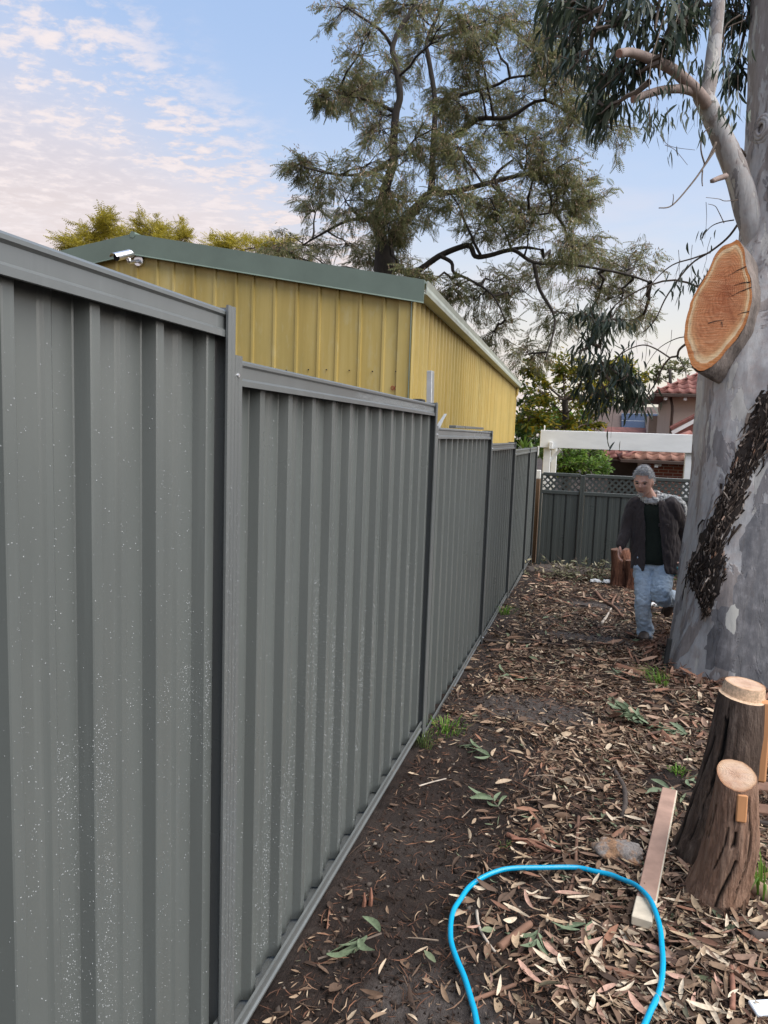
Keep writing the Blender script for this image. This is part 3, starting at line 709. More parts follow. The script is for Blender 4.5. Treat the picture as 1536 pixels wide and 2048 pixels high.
# ------------------------------------------------------------------ the big gum tree
r4 = random.Random(5)
def gum_bark():
    m = NM('mottled_gum_bark')
    P = m.vec('pos', (1, 1, .42)); P2 = m.vec('pos', (1, 1, .30)); P3 = m.vec('pos', (1.3, 1.3, .35))
    n1 = m.noise(P, 1.9, 6, .60, .9); n2 = m.noise(P2, 3.0, 6, .62, .8); n3 = m.noise(P3, 4.2, 5, .6, .6)
    fine = m.noise(m.vec('pos', (1, 1, .25)), 26, 6, .7); st = m.noise(m.vec('pos', (1, 1, .05)), 34, 5, .65); blot = m.noise(m.vec('pos'), 11, 5, .65)
    pale = m.ramp(fine, [(.25, (.30, .29, .285)), (.5, (.42, .41, .405)), (.8, (.53, .515, .50))])
    pale = m.mix(m.ramp(blot, [(.44, 0.0), (.66, .6)]), pale, (.38, .315, .29))
    tan = m.ramp(fine, [(.3, (.23, .195, .18)), (.7, (.36, .32, .30))])
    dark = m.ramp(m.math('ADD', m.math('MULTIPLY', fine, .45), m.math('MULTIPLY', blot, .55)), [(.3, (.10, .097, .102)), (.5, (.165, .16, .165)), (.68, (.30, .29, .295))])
    e1 = m.ramp(n1, [(.525, 0.0), (.537, 1.0)]); e2 = m.ramp(n2, [(.575, 0.0), (.585, .9)]); e3 = m.ramp(n3, [(.585, 0.0), (.595, .85)])
    c = m.mix(e1, pale, tan); c = m.mix(e2, c, m.ramp(fine, [(.3, (.17, .155, .155)), (.7, (.25, .235, .235))])); c = m.mix(e3, c, m.ramp(fine, [(.3, (.47, .45, .41)), (.7, (.60, .575, .53))]))
    rag = lambda nm, k=.55: m.ramp(m.math('ADD', m.attr(nm), m.math('MULTIPLY', m.math('SUBTRACT', m.math('ADD', m.math('MULTIPLY', blot, .6), m.math('MULTIPLY', fine, .4)), .5), k * 2)), [(.44, 0.0), (.50, 1.0)])
    c = m.mix(m.math('MULTIPLY', rag('grey_bark', .8), .9), c, dark)
    c = m.mix(m.ramp(st, [(.60, 0.0), (.70, .45)]), c, (.16, .135, .12))
    c = m.mix(m.ramp(m.noise(m.vec('pos'), 70, 4, .7), [(.68, 0.0), (.74, .6)]), c, (.09, .075, .065))
    c = m.mix(rag('pale_patch', .3), c, (.56, .54, .49))
    c = m.mix(rag('rough_strip', .9), c, m.ramp(fine, [(.3, (.012, .009, .008)), (.7, (.05, .037, .030))]))
    h = m.math('ADD', m.math('MULTIPLY', fine, .5), m.math('ADD', m.math('MULTIPLY', m.math('ADD', e1, m.math('SUBTRACT', e2, e3)), .55), m.math('MULTIPLY', st, .5)))
    m.bump(h, .6, .014)
    return m.fin(c, .78, spec=.25)
M_GUM = gum_bark()
GD = 6.0
ROWS = [(1500, 1318, .86), (1400, 1326, .83), (1345, 1335, .79), (1250, 1350, .72), (1150, 1362, .665), (1050, 1374, .61), (950, 1384, .575), (850, 1390, .555), (745, 1396, .535), (640, 1425, .49), (560, 1455, .45), (480, 1479, .42), (300, 1488, .41), (100, 1497, .40), (0, 1504, .39), (-300, 1525, .37), (-700, 1550, .33), (-1100, 1570, .26)]
_z = []; _c = []; _r = []
for py, lp, rr in ROWS:
    p = at(lp + 9 + rr * FPX / GD, py, GD); _z.append(p.z); _c.append((p.x, p.y)); _r.append(rr)
_z = np.array(_z); _cx = np.array([c[0] for c in _c]); _cy = np.array([c[1] for c in _c]); _r = np.array(_r)
_zt = np.linspace(-.8, float(_z[-1]) + .2, 1200); _tab = [tuple(map(float, q)) for q in zip(np.interp(_zt, _z, _cx), np.interp(_zt, _z, _cy), np.interp(_zt, _z, _r))]; _zk = 1199 / (float(_z[-1]) + 1.0)
def gum_axis(z): return _tab[min(1199, max(0, int((z + .8) * _zk)))]
def gum_r(th, z):
    x, y, r0 = gum_axis(z)
    fl = math.exp(-(z + .2) / .55) if z > -.2 else 1.0
    r = r0 * (1 + .035 * math.sin(3 * th + 1.3) + .03 * math.sin(5 * th + z) + fl * .09 * math.sin(4 * th + .4) + .012 * math.sin(11 * th + 1.5 * math.sin(z * 1.3)))
    r += .026 * mnoise.fractal(Vector((math.cos(th) * 1.9, math.sin(th) * 1.9, z * .8)), .9, 2.0, 4) + .006 * mnoise.noise(Vector((math.cos(th) * 9, math.sin(th) * 9, z * 2.2)))
    return r
def gum_hit(px, py):
    d = ray(px, py); t = 4.7
    while t < 6.8:
        p = CAM + d * t; x, y, r0 = gum_axis(p.z)
        if math.hypot(p.x - x, p.y - y) < gum_r(math.atan2(p.y - y, p.x - x), p.z): return p, Vector((p.x - x, p.y - y, 0)).normalized()
        t += .012
    return None, None
gb = Vector((_cx[2], _cy[2], 0)); gb.z = gz(gb.x, gb.y)
gum = empty('gum_tree', gb, 'huge pale mottled gum tree with a fresh orange sawn limb scar', 'tree')
NT, NZ = 200, 300
zs = np.linspace(-.45, float(_z[-1]), NZ); v = []; strip = []; palep = []; greyb = []
SP = [(1560, 780, 40), (1530, 850, 36), (1492, 930, 28), (1462, 1000, 27), (1434, 1070, 36), (1416, 1130, 40), (1412, 1180, 27), (1418, 1228, 7)]
def proj(p):
    d = p - CAM; w_ = d.dot(CF); return 768 + FPX * d.dot(CR) / w_, 1024 - FPX * d.dot(CU) / w_
for z in zs:
    x, y, r0 = gum_axis(z)
    for k in range(NT):
        th = 2 * math.pi * k / NT; rr = gum_r(th, z); p = Vector((x + rr * math.cos(th), y + rr * math.sin(th), z)); s_ = 0; pl = 0; sh = 0
        if (p - CAM).length < (Vector((x, y, z)) - CAM).length + .1:
            px, py = proj(p)
            w_ = float(np.interp(py, [q[1] for q in SP], [q[2] for q in SP])); cxp = float(np.interp(py, [q[1] for q in SP], [q[0] for q in SP]))
            if 790 < py < 1235:
                q = abs(px - cxp) / (w_ * (1 + .45 * fbm(px * .045, py * .03, 1.0, 3))); s_ = max(0, min(1, (.86 - q) / .12))
            q = ((px - 1464 - 3 * math.sin(py * .12)) / 12) ** 2 + ((py - 1238) / 29) ** 2; pl = max(0, min(1, (1.25 - q) / .5))
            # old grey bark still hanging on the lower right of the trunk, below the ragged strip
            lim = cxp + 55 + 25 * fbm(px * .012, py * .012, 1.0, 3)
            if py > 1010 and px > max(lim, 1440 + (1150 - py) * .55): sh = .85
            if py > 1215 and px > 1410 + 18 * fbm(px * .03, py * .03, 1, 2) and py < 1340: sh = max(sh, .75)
            p = p + (p - Vector((x, y, z))).normalized() * (.02 * s_)
        v.append(p); strip.append(s_); palep.append(pl); greyb.append(sh)
f = [(j * NT + k, j * NT + (k + 1) % NT, (j + 1) * NT + (k + 1) % NT, (j + 1) * NT + k) for j in range(NZ - 1) for k in range(NT)]
me = new_mesh('trunk', v, f, M_GUM, True)
for nm, dat in (('rough_strip', strip), ('pale_patch', palep), ('grey_bark', greyb)):
    at_ = me.attributes.new(nm, 'FLOAT', 'POINT'); at_.data.foreach_set('value', dat)
link('trunk', me, gum)
# ragged bark strip: flakes lying along the trunk
mb = MB()
for i in range(3000):
    q = r4.uniform(0, len(SP) - 1.001); a = int(q); t = q - a
    px = SP[a][0] * (1 - t) + SP[a + 1][0] * t; py = SP[a][1] * (1 - t) + SP[a + 1][1] * t; w_ = SP[a][2] * (1 - t) + SP[a + 1][2] * t
    off = r4.uniform(-1, 1) * (.82 + .5 * fbm(py * .03, px * .03, 1, 2)); px += off * w_; h, n_ = gum_hit(px, py)
    if h is None: continue
    tl = Vector((r4.gauss(.28, .30), r4.gauss(0, .2), 1)).normalized(); tl = (tl - n_ * tl.dot(n_)).normalized(); sd_ = n_.cross(tl)
    big = r4.random() < .10; L = r4.uniform(.015, .07) * (2.6 if big else 1); wd = r4.uniform(.002, .009) * (1.8 if big else 1); th = r4.uniform(.003, .010); lift = r4.uniform(-.004, .030) * (1.15 - off * off)
    tl2 = (tl + n_ * r4.gauss(0, .18) + sd_ * r4.gauss(0, .2)).normalized(); bw = r4.uniform(.1, .6); tw_ = r4.gauss(0, .004)
    c = h + n_ * lift
    vs = [c + tl2 * (L * a_) + sd_ * (wd * b_) + n_ * c_ for a_, b_, c_ in ((-.5, -bw, 0), (-.46, bw, tw_), (.05, 1, 0), (.5, .25, tw_ * 2), (.42, -.35, 0), (-.05, -1, tw_), (-.3, 0, th), (.3, 0, th * 1.2))]
    mb.add(vs, [(0, 1, 6), (1, 2, 6), (2, 7, 6), (2, 3, 7), (3, 4, 7), (4, 5, 7), (5, 6, 7), (5, 0, 6)])
for i in range(80):                             # long torn ribbons
    q = r4.uniform(0, len(SP) - 2.2); a = int(q); t = q - a
    px = SP[a][0] * (1 - t) + SP[a + 1][0] * t; py = SP[a][1] * (1 - t) + SP[a + 1][1] * t; w_ = SP[a][2] * (1 - t) + SP[a + 1][2] * t
    h, n_ = gum_hit(px + r4.uniform(-1.1, 1.1) * w_, py)
    if h is None: continue
    x_ = (SP[a + 1][0] - SP[a][0]) / max(1, SP[a + 1][1] - SP[a][1]); dn = (Vector((0, 0, -1)) + CR * (x_ * .9 + r4.gauss(0, .15))).normalized(); L = r4.uniform(.08, .24); wd = r4.uniform(.005, .014); sd_ = n_.cross(dn).normalized(); pr = None
    for j in range(6):
        u_ = j / 5; c = h + dn * (L * u_) + n_ * (.012 + r4.uniform(.0, .012) + (.05 * u_ * u_ if i % 3 == 0 else 0)) + sd_ * (.02 * math.sin(3 * u_ + i)); ww = sd_ * wd * (1 - .7 * u_) + n_ * r4.uniform(-.003, .003)
        cur = (c - ww, c + ww, c + n_ * .004)
        if pr: mb.add([pr[0], pr[1], pr[2], cur[0], cur[1], cur[2]], [(0, 2, 5, 3), (2, 1, 4, 5), (1, 0, 3, 4)])
        pr = cur
M_FLAKE = NM('ragged_bark_flake')
M_FLAKE = M_FLAKE.fin(M_FLAKE.ramp(M_FLAKE.island(), [(0, (.012, .009, .007)), (.45, (.040, .028, .022)), (.72, (.10, .075, .060)), (.90, (.24, .195, .165)), (.97, (.36, .31, .27)), (1, (.28, .13, .07))]), .9, spec=.2)
tag(mb.build('ragged_bark', M_FLAKE, gum), kind='stuff')
# sawn limb scar
OUT = [(790, 330), (850, 400), (870, 540), (905, 640), (915, 720), (908, 870), (880, 980), (840, 1070), (760, 1180), (660, 1300), (560, 1380), (490, 1400), (430, 1350), (390, 1260), (365, 1140), (370, 1020), (400, 900), (430, 800), (490, 700), (560, 580), (620, 450), (700, 365)]
OUT = [(1280 + .244 * x, 400 + .244 * y) for x, y in OUT]
cc = at(1437, 613, 5.65); nrm = (-CF * .92 - CR * .36 + CU * .08).normalized()
def on_cut(px, py): d = ray(px, py); return CAM + d * ((cc - CAM).dot(nrm) / d.dot(nrm))
rim = catmull([on_cut(*q) for q in OUT] + [on_cut(*OUT[0])], 4)[:-1]
rim = [cc + (p - cc) * (1 + .03 * fbm(p.x * 9, p.z * 9, 1, 3) + .012 * fbm(p.x * 40, p.z * 40, 1, 2)) for p in rim]
nr = len(rim); v = []; ringv = []
RG = [1.0, .955, .925, .89, .86, .80, .7, .58, .46, .34, .22, .1]
heart = on_cut(1452, 580)
for q in RG:
    for p in rim: v.append((heart.lerp(p, q)) + nrm * (.004 * mnoise.noise(p * 30 + Vector((q * 9, 0, 0))))); ringv.append(q)
v.append(heart); ringv.append(0)
f = [(a * nr + k, a * nr + (k + 1) % nr, (a + 1) * nr + (k + 1) % nr, (a + 1) * nr + k) for a in range(len(RG) - 1) for k in range(nr)]
f += [((len(RG) - 1) * nr + k, (len(RG) - 1) * nr + (k + 1) % nr, len(v) - 1) for k in range(nr)]
def cut_mat(name, ring_cols):
    m = NM(name); ra = m.attr('ring'); n = m.noise(m.vec('pos'), 9, 4, .6); 
    rr = m.math('ADD', ra, m.math('MULTIPLY', m.math('SUBTRACT', m.noise(m.vec('pos'), 4.5, 5, .65), .5), .13))
    c = m.ramp(rr, ring_cols)
    w_ = m.math('SINE', m.math('MULTIPLY', m.math('ADD', ra, m.math('MULTIPLY', m.noise(m.vec('pos'), 5, 3), .25)), 85.0))
    saw = m.noise(m.vec('pos', (1.5, 1.5, 16), (.5, .3, 0)), 7, 6, .72)
    c = m.mix(m.math('MULTIPLY', m.math('MULTIPLY', m.math('ADD', w_, 1.0), m.noise(m.vec('pos'), 6, 3)), .07), c, (.22, .075, .03))
    c = m.mix(m.ramp(saw, [(.46, 0.0), (.66, .42)]), c, (.60, .37, .22))
    c = m.mix(m.ramp(n, [(.52, 0.0), (.70, .55)]), c, (.25, .075, .035))
    m.bump(m.math('ADD', saw, m.math('MULTIPLY', w_, .08)), .9, .010)
    return m.fin(c, .8, spec=.2)
M_CUT = cut_mat('fresh_orange_sawn_wood', [(0.0, (.34, .10, .042)), (.35, (.42, .155, .068)), (.68, (.47, .19, .083)), (.80, (.52, .26, .12)), (.85, (.66, .47, .27)), (.895, (.68, .52, .33)), (.915, (.50, .20, .065)), (1.0, (.44, .16, .05))])
me = new_mesh('sawn_scar', v, f, M_CUT, True); a_ = me.attributes.new('ring', 'FLOAT', 'POINT'); a_.data.foreach_set('value', ringv)
scar = link('sawn_scar', me, gum); scar['label'] = 'fresh orange sawn face of the removed limb'
for (x0, y0, x1, y1) in ((870, 545, 720, 625), (915, 715, 725, 800), (895, 915, 800, 940), (905, 672, 770, 700), (560, 1010, 690, 985), (670, 1000, 675, 1045)):
    p0, p1 = on_cut(1280 + .244 * x0, 400 + .244 * y0) + nrm * .0015, on_cut(1280 + .244 * x1, 400 + .244 * y1) + nrm * .0015
    MB().tube([p0, p0.lerp(p1, .5) + Vector((0, 0, .006)), p1], [.0045, .003, .0008], 4).build('drying_crack', M_BLACK, scar)
# collar of the removed limb, running back into the trunk
tx, ty, tr_ = gum_axis(cc.z - .25); tc_ = Vector((tx, ty, cc.z - .30)); cen = sum(rim, Vector()) / nr
v = []; st = [(0, 1.0), (.04, 1.008), (.12, 1.0), (.25, .97), (.45, .90), (.7, .75), (1.0, .5)]
for t, sc_ in st:
    o_ = cen.lerp(tc_, t); 
    for p in rim:
        q = o_ + (p - cen) * sc_; 
        q += Vector((0, 0, -.05 * t)) if p.z < cen.z else Vector((0, 0, 0))
        v.append(q + nrm * (-.0005) + (p - cen).normalized() * (.014 * mnoise.noise(q * 7)))
f = [(a * nr + k, (a + 1) * nr + k, (a + 1) * nr + (k + 1) % nr, a * nr + (k + 1) % nr) for a in range(len(st) - 1) for k in range(nr)]
M_COLLAR = simple('rough_collar_bark', (.20, .165, .145), .85, 9, .55, .8, .02, stretch=(1, 1, .35))
link('limb_collar', new_mesh('limb_collar', v, f, M_COLLAR, True), gum)
# knot above the scar
kp, kn = gum_hit(1526, 258)
if kp:
    for i, (rr, lf) in enumerate(((.10, .0), (.075, .015), (.05, .022))):
        s_ = kn.cross(Vector((0, 0, 1))); ring = [kp + kn * lf + s_ * (rr * .8 * math.cos(t)) + Vector((0, 0, rr * math.sin(t))) for t in np.linspace(0, 2 * math.pi, 19)]
        MB().tube(ring, .022 - .004 * i, 7, cap=False, jitter=.15, rg=r4).build('knot_ring', M_GUM, gum, True)
# limbs
def limb(pts, r0, r1, d0, d1, name='limb', mat=None, n=5):
    p = pth(pts, d0, d1, n); L = len(p)
    return MB().tube(p, [r0 + (r1 - r0) * i / (L - 1) for i in range(L)], 12 if r0 > .03 else 5, jitter=.03 if r0 > .02 else 0, rg=r4).build(name, mat or M_GUM, gum, True), p
_, L1 = limb([(1545, 560), (1500, 440), (1478, 360), (1455, 300), (1432, 248), (1412, 205), (1402, 188)], .105, .068, 5.95, 5.7)
_, L2 = limb([(1414, 212), (1412, 195), (1420, 160), (1427, 105), (1433, 50), (1440, -30), (1452, -160), (1470, -330)], .068, .040, 5.72, 5.75)
M_PINKBARK = simple('pinkish_brown_branch_bark', (.27, .205, .18), .85, 12, .3, .3, .008)
M_GREYBARK = simple('grey_limb_bark', (.30, .28, .275), .8, 7, .3, .25, .008, stretch=(1, 1, .4))
_, L3 = limb([(1412, 208), (1395, 185), (1368, 158), (1340, 136), (1300, 118), (1262, 105), (1238, 107)], .050, .028, 5.70, 5.15, 'limb', M_PINKBARK)
_, L4 = limb([(1392, 186), (1366, 178), (1325, 180), (1290, 190), (1267, 199)], .034, .026, 5.62, 5.3, 'limb', M_PINKBARK)
limb([(1452, 352), (1436, 357), (1424, 362)], .024, .019, 5.72, 5.6, 'limb', M_PINKBARK)
limb([(1345, 140), (1342, 122), (1341, 113)], .014, .010, 5.4, 5.4)
M_ENDCUT = simple('weathered_cut_end', (.30, .17, .12), .85, 30, .3, .2, .003)
for p_, rr in ((L3, .0285), (L4, .0265)):
    e = p_[-1]; d_ = (p_[-1] - p_[-2]).normalized(); MB().tube([e + d_ * .001, e + d_ * .004], [rr * .97, rr * .9], 12).build('cut_end', M_ENDCUT, gum)
twigs = []
TW = [([(1432, 285), (1415, 320), (1408, 330)], .010, .007, 5.7, 5.6), ([(1430, 300), (1410, 330), (1385, 365), (1345, 410), (1318, 416)], .009, .004, 5.7, 5.2), ([(1410, 330), (1402, 300), (1405, 270), (1418, 255)], .007, .004, 5.6, 5.6), ([(1345, 410), (1347, 395), (1346, 388)], .004, .002, 5.3, 5.3), ([(1405, 340), (1404, 360), (1405, 372)], .006, .004, 5.6, 5.55),
      ([(1466, 296), (1480, 300), (1490, 312)], .02, .014, 5.8, 6.0), ([(1475, 400), (1450, 402), (1438, 398), (1412, 395)], .004, .002, 5.8, 5.5), ([(1448, 446), (1438, 425), (1430, 412), (1416, 408)], .004, .002, 5.8, 5.6),
      ([(1490, 425), (1460, 470), (1425, 500), (1380, 530), (1335, 590), (1310, 640), (1285, 665)], .012, .005, 6.5, 6.8), ([(1420, 505), (1385, 517), (1345, 530), (1310, 560), (1280, 605)], .008, .004, 6.5, 6.6), ([(1468, 440), (1440, 445), (1420, 455), (1400, 480)], .006, .003, 6.3, 6.3),
      ([(1390, 680), (1372, 688), (1358, 700), (1354, 712), (1340, 716), (1325, 735), (1312, 765), (1295, 790), (1270, 830)], .013, .006, 6.4, 7.2), ([(1340, 716), (1310, 697), (1285, 690), (1255, 700), (1225, 720), (1190, 735)], .008, .004, 6.7, 7.2), ([(1392, 674), (1360, 675), (1330, 688), (1310, 705), (1290, 735)], .006, .002, 6.4, 6.8), ([(1356, 712), (1370, 740), (1372, 760)], .005, .003, 6.6, 6.6),
      ([(1370, 0), (1340, 70), (1325, 100), (1318, 160)], .006, .003, 5.4, 5.2), ([(1360, -20), (1352, 60), (1358, 120), (1362, 190)], .006, .003, 5.5, 5.3), ([(1345, -30), (1320, 60), (1300, 140), (1300, 260)], .006, .003, 5.3, 5.1), ([(1480, 30), (1450, 55), (1447, 110), (1446, 170)], .008, .004, 5.9, 5.9), ([(1330, 290), (1350, 300), (1375, 330)], .0025, .0015, 5.2, 5.1), ([(1320, 270), (1340, 292), (1390, 300)], .0025, .0015, 5.2, 5.1), ([(1490, 40), (1470, 48), (1455, 55)], .006, .004, 5.9, 5.9)]
for pts, a0, a1, d0, d1 in TW:
    _, p_ = limb(pts, a0, a1, d0, d1, 'twig', M_TWIG); twigs.append(p_)
# foliage limbs that come in from above the frame
up1 = pth([(1500, -250), (1400, -180), (1300, -120), (1230, -40), (1190, 60)], 5.8, 5.6); up2 = pth([(1470, -330), (1380, -140), (1330, -40), (1310, 60)], 5.75, 5.2)
up3 = pth([(1560, -200), (1520, -60), (1490, 60), (1470, 160)], 6.3, 6.3); up4 = pth([(1540, 640), (1450, 600), (1350, 560), (1260, 590), (1210, 640), (1200, 740)], 6.6, 7.6)
for p_ in (up1, up2, up3, up4): MB().tube(p_, [(.014 if p_ is up4 else .03) * (1 - .8 * i / len(p_)) for i in range(len(p_))], 7).build('limb', M_TWIG, gum, True)
GC = [(1180, 40, 80, 60, 5.8), (1130, 90, 50, 70, 6.1), (1165, 150, 60, 60, 5.9), (1210, 170, 50, 60, 5.6), (1250, 60, 60, 55, 5.6), (1195, 235, 35, 40, 5.7), (1300, 30, 55, 45, 5.3), (1325, 90, 40, 35, 5.4), (1375, 50, 30, 50, 5.5), (1250, 140, 36, 36, 5.5), (1380, 20, 35, 35, 5.9), (1470, 40, 30, 40, 6.2), (1475, 140, 26, 45, 6.3), (1150, 10, 70, 40, 6.2), (1220, -30, 90, 40, 5.7), (1320, -40, 70, 35, 5.5), (1440, -20, 60, 35, 6.2), (1100, 30, 40, 50, 6.3),
      (1180, 700, 50, 50, 7.6), (1220, 650, 45, 45, 7.3), (1215, 745, 50, 50, 7.2), (1165, 770, 32, 45, 7.6), (1255, 760, 36, 36, 7.0), (1215, 815, 40, 40, 7.4), (1275, 800, 30, 26, 7.1), (1180, 640, 40, 36, 7.7)]
nodesG = [up1, up2, up3, up4, L2] + twigs[15:18]
m2, T, D = grow(nodesG, GC, 6, 0, r4, 10, 1, 12, droop=1.5, up=0)
m2.build('branches', M_TWIG, gum)['kind'] = 'stuff'
(a_, _) = leaf_cloud(T, D, gum_leaf(.18, .16, .06), (.10, .165), r4, None)
tag(link('crown', fast_mesh('crown', *a_, M_GUMLEAF), gum), kind='stuff')
# loose hanging leaves that show one by one against the sky: parts of their own
lm = new_mesh('leaf', *[gum_leaf(.17, .18, .05)[0], gum_leaf()[1]], M_GUMLEAF)
LS = [((1285, 215), 30), ((1318, 235), 26), ((1300, 255), 18), ((1375, 130), 14), ((1392, 128), 8), ((1388, 215), 14), ((1395, 245), 10), ((1335, 295), 5), ((1345, 160), 12), ((1320, 160), 12), ((1365, 205), 10), ((1455, 130), 14), ((1460, 190), 14), ((1480, 230), 12), ((1452, 225), 10), ((1480, 90), 14), ((1385, 555), 16), ((1360, 565), 14), ((1405, 540), 10), ((1345, 585), 4), ((1330, 720), 5), ((1275, 700), 8), ((1290, 745), 8), ((1222, 870), 5), ((1410, 470), 8), ((1300, 790), 6), ((1280, 640), 5)]
cnt = 0
for (px, py), n_ in LS:
    dd = 6.4 if py > 400 else 5.3
    if py > 600: dd = 6.9
    for k in range(n_):
        p = at(px + r4.gauss(0, 13), py + r4.gauss(0, 13), dd + r4.gauss(0, .12)); d_ = Vector((r4.gauss(0, .35), r4.gauss(0, .35), -1)).normalized()
        o = link('leaf', lm, gum); o.location = p - gum.location
        Rm = frames(np.array([tuple(d_)]), np.array([r4.uniform(-3, 3)]))[0]
        sc_ = r4.uniform(.075, .125)
        o.rotation_euler = Matrix([list(map(float, q)) for q in Rm]).to_euler(); o.scale = (sc_,) * 3; cnt += 1
    # thin petiole twig above the spray
    p = at(px, py, dd); MB().tube(seg_path(p + Vector((r4.uniform(-.05, .05), 0, .28)), p - Vector((0, 0, .03)), r4, 3, .08), [.003, .0025, .002, .0015], 4).build('twig', M_TWIG, gum)
# ------------------------------------------------------------------ back fence with lattice top
r5 = random.Random(9)
BY = 12.1
bx0, bx1, bx2 = at_y(1079, 1000, BY).x, at_y(1163, 1000, BY).x, at_y(1163, 1000, BY).x + 2.37
BXS = [bx0, bx1, bx2, bx2 + 2.37]
BT = 1.105; LAT = .285
bf = empty('back_fence', (bx0, BY, gz(bx0, BY)), 'dark grey steel back fence with diamond lattice top across the end of the yard', 'fence')
for i in range(3):
    x0, x1 = BXS[i], BXS[i + 1]; zb = -.62
    k = 0; n = max(1, int(round((x1 - x0 - .08) / .195))); per = (x1 - x0 - .08) / n; c = x0 + .04
    for s_ in range(0, n, 4):
        m_ = min(4, n - s_); pts = []
        for q in range(m_):
            xx = c + (s_ + q) * per
            pts += [(xx, .03), (xx + .004, 0), (xx + per * .30, 0), (xx + per * .33, .003), (xx + per * .55, .003), (xx + per * .58, 0), (xx + per - .026, 0), (xx + per - .020, .03)]
        pts.append((c + (s_ + m_) * per, .03))
        v = [(p[0], BY + .012 + p[1], z) for z in (zb, BT - LAT - .02) for p in pts]; N_ = len(pts)
        link('sheet', new_mesh('sheet', v, [(a, a + 1, N_ + a + 1, N_ + a) for a in range(N_ - 1)], M_FENCE2), bf)
    for z0, z1, nm in ((BT - .055, BT, 'top_rail'), (BT - LAT - .06, BT - LAT, 'mid_rail'), (zb, zb + .05, 'bottom_rail')):
        MB().box(((x0 + x1) / 2, BY + .012, (z0 + z1) / 2), (x1 - x0 - .07, .045, z1 - z0), bev=.006).build(nm, M_FENCE2, bf)
    # lattice slats: two crossing layers clipped to the opening
    lx0, lx1, lz0, lz1 = x0 + .03, x1 - .03, BT - LAT - .005, BT - .05
    for lay, sg in ((0, 1), (1, -1)):
        t = lx0 - (lz1 - lz0) if sg > 0 else lx0
        while t < (lx1 if sg > 0 else lx1 + (lz1 - lz0)):
            # centre line x = t + sg*(z-lz0)
            hw = .024
            za, zb_ = lz0, lz1
            if sg > 0: za = max(lz0, lz0 + (lx0 - t)); zb_ = min(lz1, lz0 + (lx1 - t))
            else: za = max(lz0, lz0 + (t - lx1)); zb_ = min(lz1, lz0 + (t - lx0))
            if zb_ - za > .015:
                yy = BY + .010 + lay * .006
                pa = [(t + sg * (za - lz0) - hw, za), (t + sg * (za - lz0) + hw, za), (t + sg * (zb_ - lz0) + hw, zb_), (t + sg * (zb_ - lz0) - hw, zb_)]
                pa = [(min(max(a, lx0), lx1), b) for a, b in pa]
                MB().prism(pa, (0, yy, 0), (1, 0, 0), (0, 0, 1), (0, .005, 0)).build('lattice_slat', M_FENCE2, bf)
            t += .1
for i, x in enumerate(BXS):
    for s_ in (-1, 1):
        if (i == 0 and s_ < 0): continue
        MB().box((x + s_ * .019, BY, (BT + .004 - .75) / 2 - .02), (.036, .075, BT + .75), bev=.005).build('post', M_FENCE2, bf)

# ------------------------------------------------------------------ white pergola behind the back fence
M_RAWPOST = simple('bare_brown_timber', (.20, .13, .085), .85, 9, .3, .25, .006, stretch=(1, 1, .12))
PY = 12.75
pl, pr_ = at_y(1081, 870, PY), at_y(1392, 880, PY)
perg = empty('pergola', (pl.x, PY, gz(pl.x, PY)), 'white painted timber pergola with heavy beam above the back fence', 'pergola')
zt0 = at_y(1084, 861, PY).z; zl0 = at_y(1084, 896, PY).z
MB().box(((pl.x + 4.2) / 2, PY, (zt0 + zl0) / 2 + .01), (4.2 - pl.x, .06, zt0 - zl0), bev=.006).build('beam', M_WHITEP, perg)
def ppost(px, Yv, z1, wd=.115, name='post', low=None):
    x = at_y(px, 930, Yv).x
    if low: 
        MB().box((x, Yv, (low + z1) / 2), (wd, wd, z1 - low), bev=.006).build(name, M_WHITEP, perg)
        MB().box((x, Yv, (low - 1.0) / 2 - .004), (wd * .985, wd * .985, low + 1.0), bev=.006).build(name, M_RAWPOST, perg)
    else: MB().box((x, Yv, (z1 - 1.0) / 2), (wd, wd, z1 + 1.0), bev=.006).build(name, M_WHITEP, perg)
    return x
xp = ppost(1093, PY + .09, zl0 + .12, .12)
ppost(1074.5, 12.35, at_y(1076, 940, 12.35).z, .13, 'post', at_y(1072, 957, 12.35).z)
ppost(1107, PY + 1.2, zl0 + .1, .10)
MB().box((at_y(1107, 930, PY + 1.2).x, PY + .6, zl0 + .05), (.06, 1.4, .12), bev=.005).build('cross_beam', M_WHITEP, perg)
xr = ppost(1376, PY + .09, zl0 + .1, .115)
for x, sg in ((xr, 1), (xp, 1)):
    a_, b_ = Vector((x, PY + .09, zl0 - .28)), Vector((x + sg * .22, PY + .09, zl0 - .01)); d_ = (b_ - a_)
    MB().box((a_ + b_) / 2, (.05, .045, d_.length), Vector((0, 0, 1)).rotation_difference(d_).to_matrix(), bev=.004).build('knee_brace', M_WHITEP, perg)
MB().box((pl.x - .02, PY - .06, zl0 - .05), (.03, .05, .16), bev=.004).build('hinge_block', M_WHITEP, perg)
MB().tube([(pl.x + .06, PY, zt0), (pl.x + .06, PY, zt0 + .07), (pl.x + .06, PY, zt0 + .09)], [.008, .014, .006], 8).build('finial', M_WHITEP, perg)

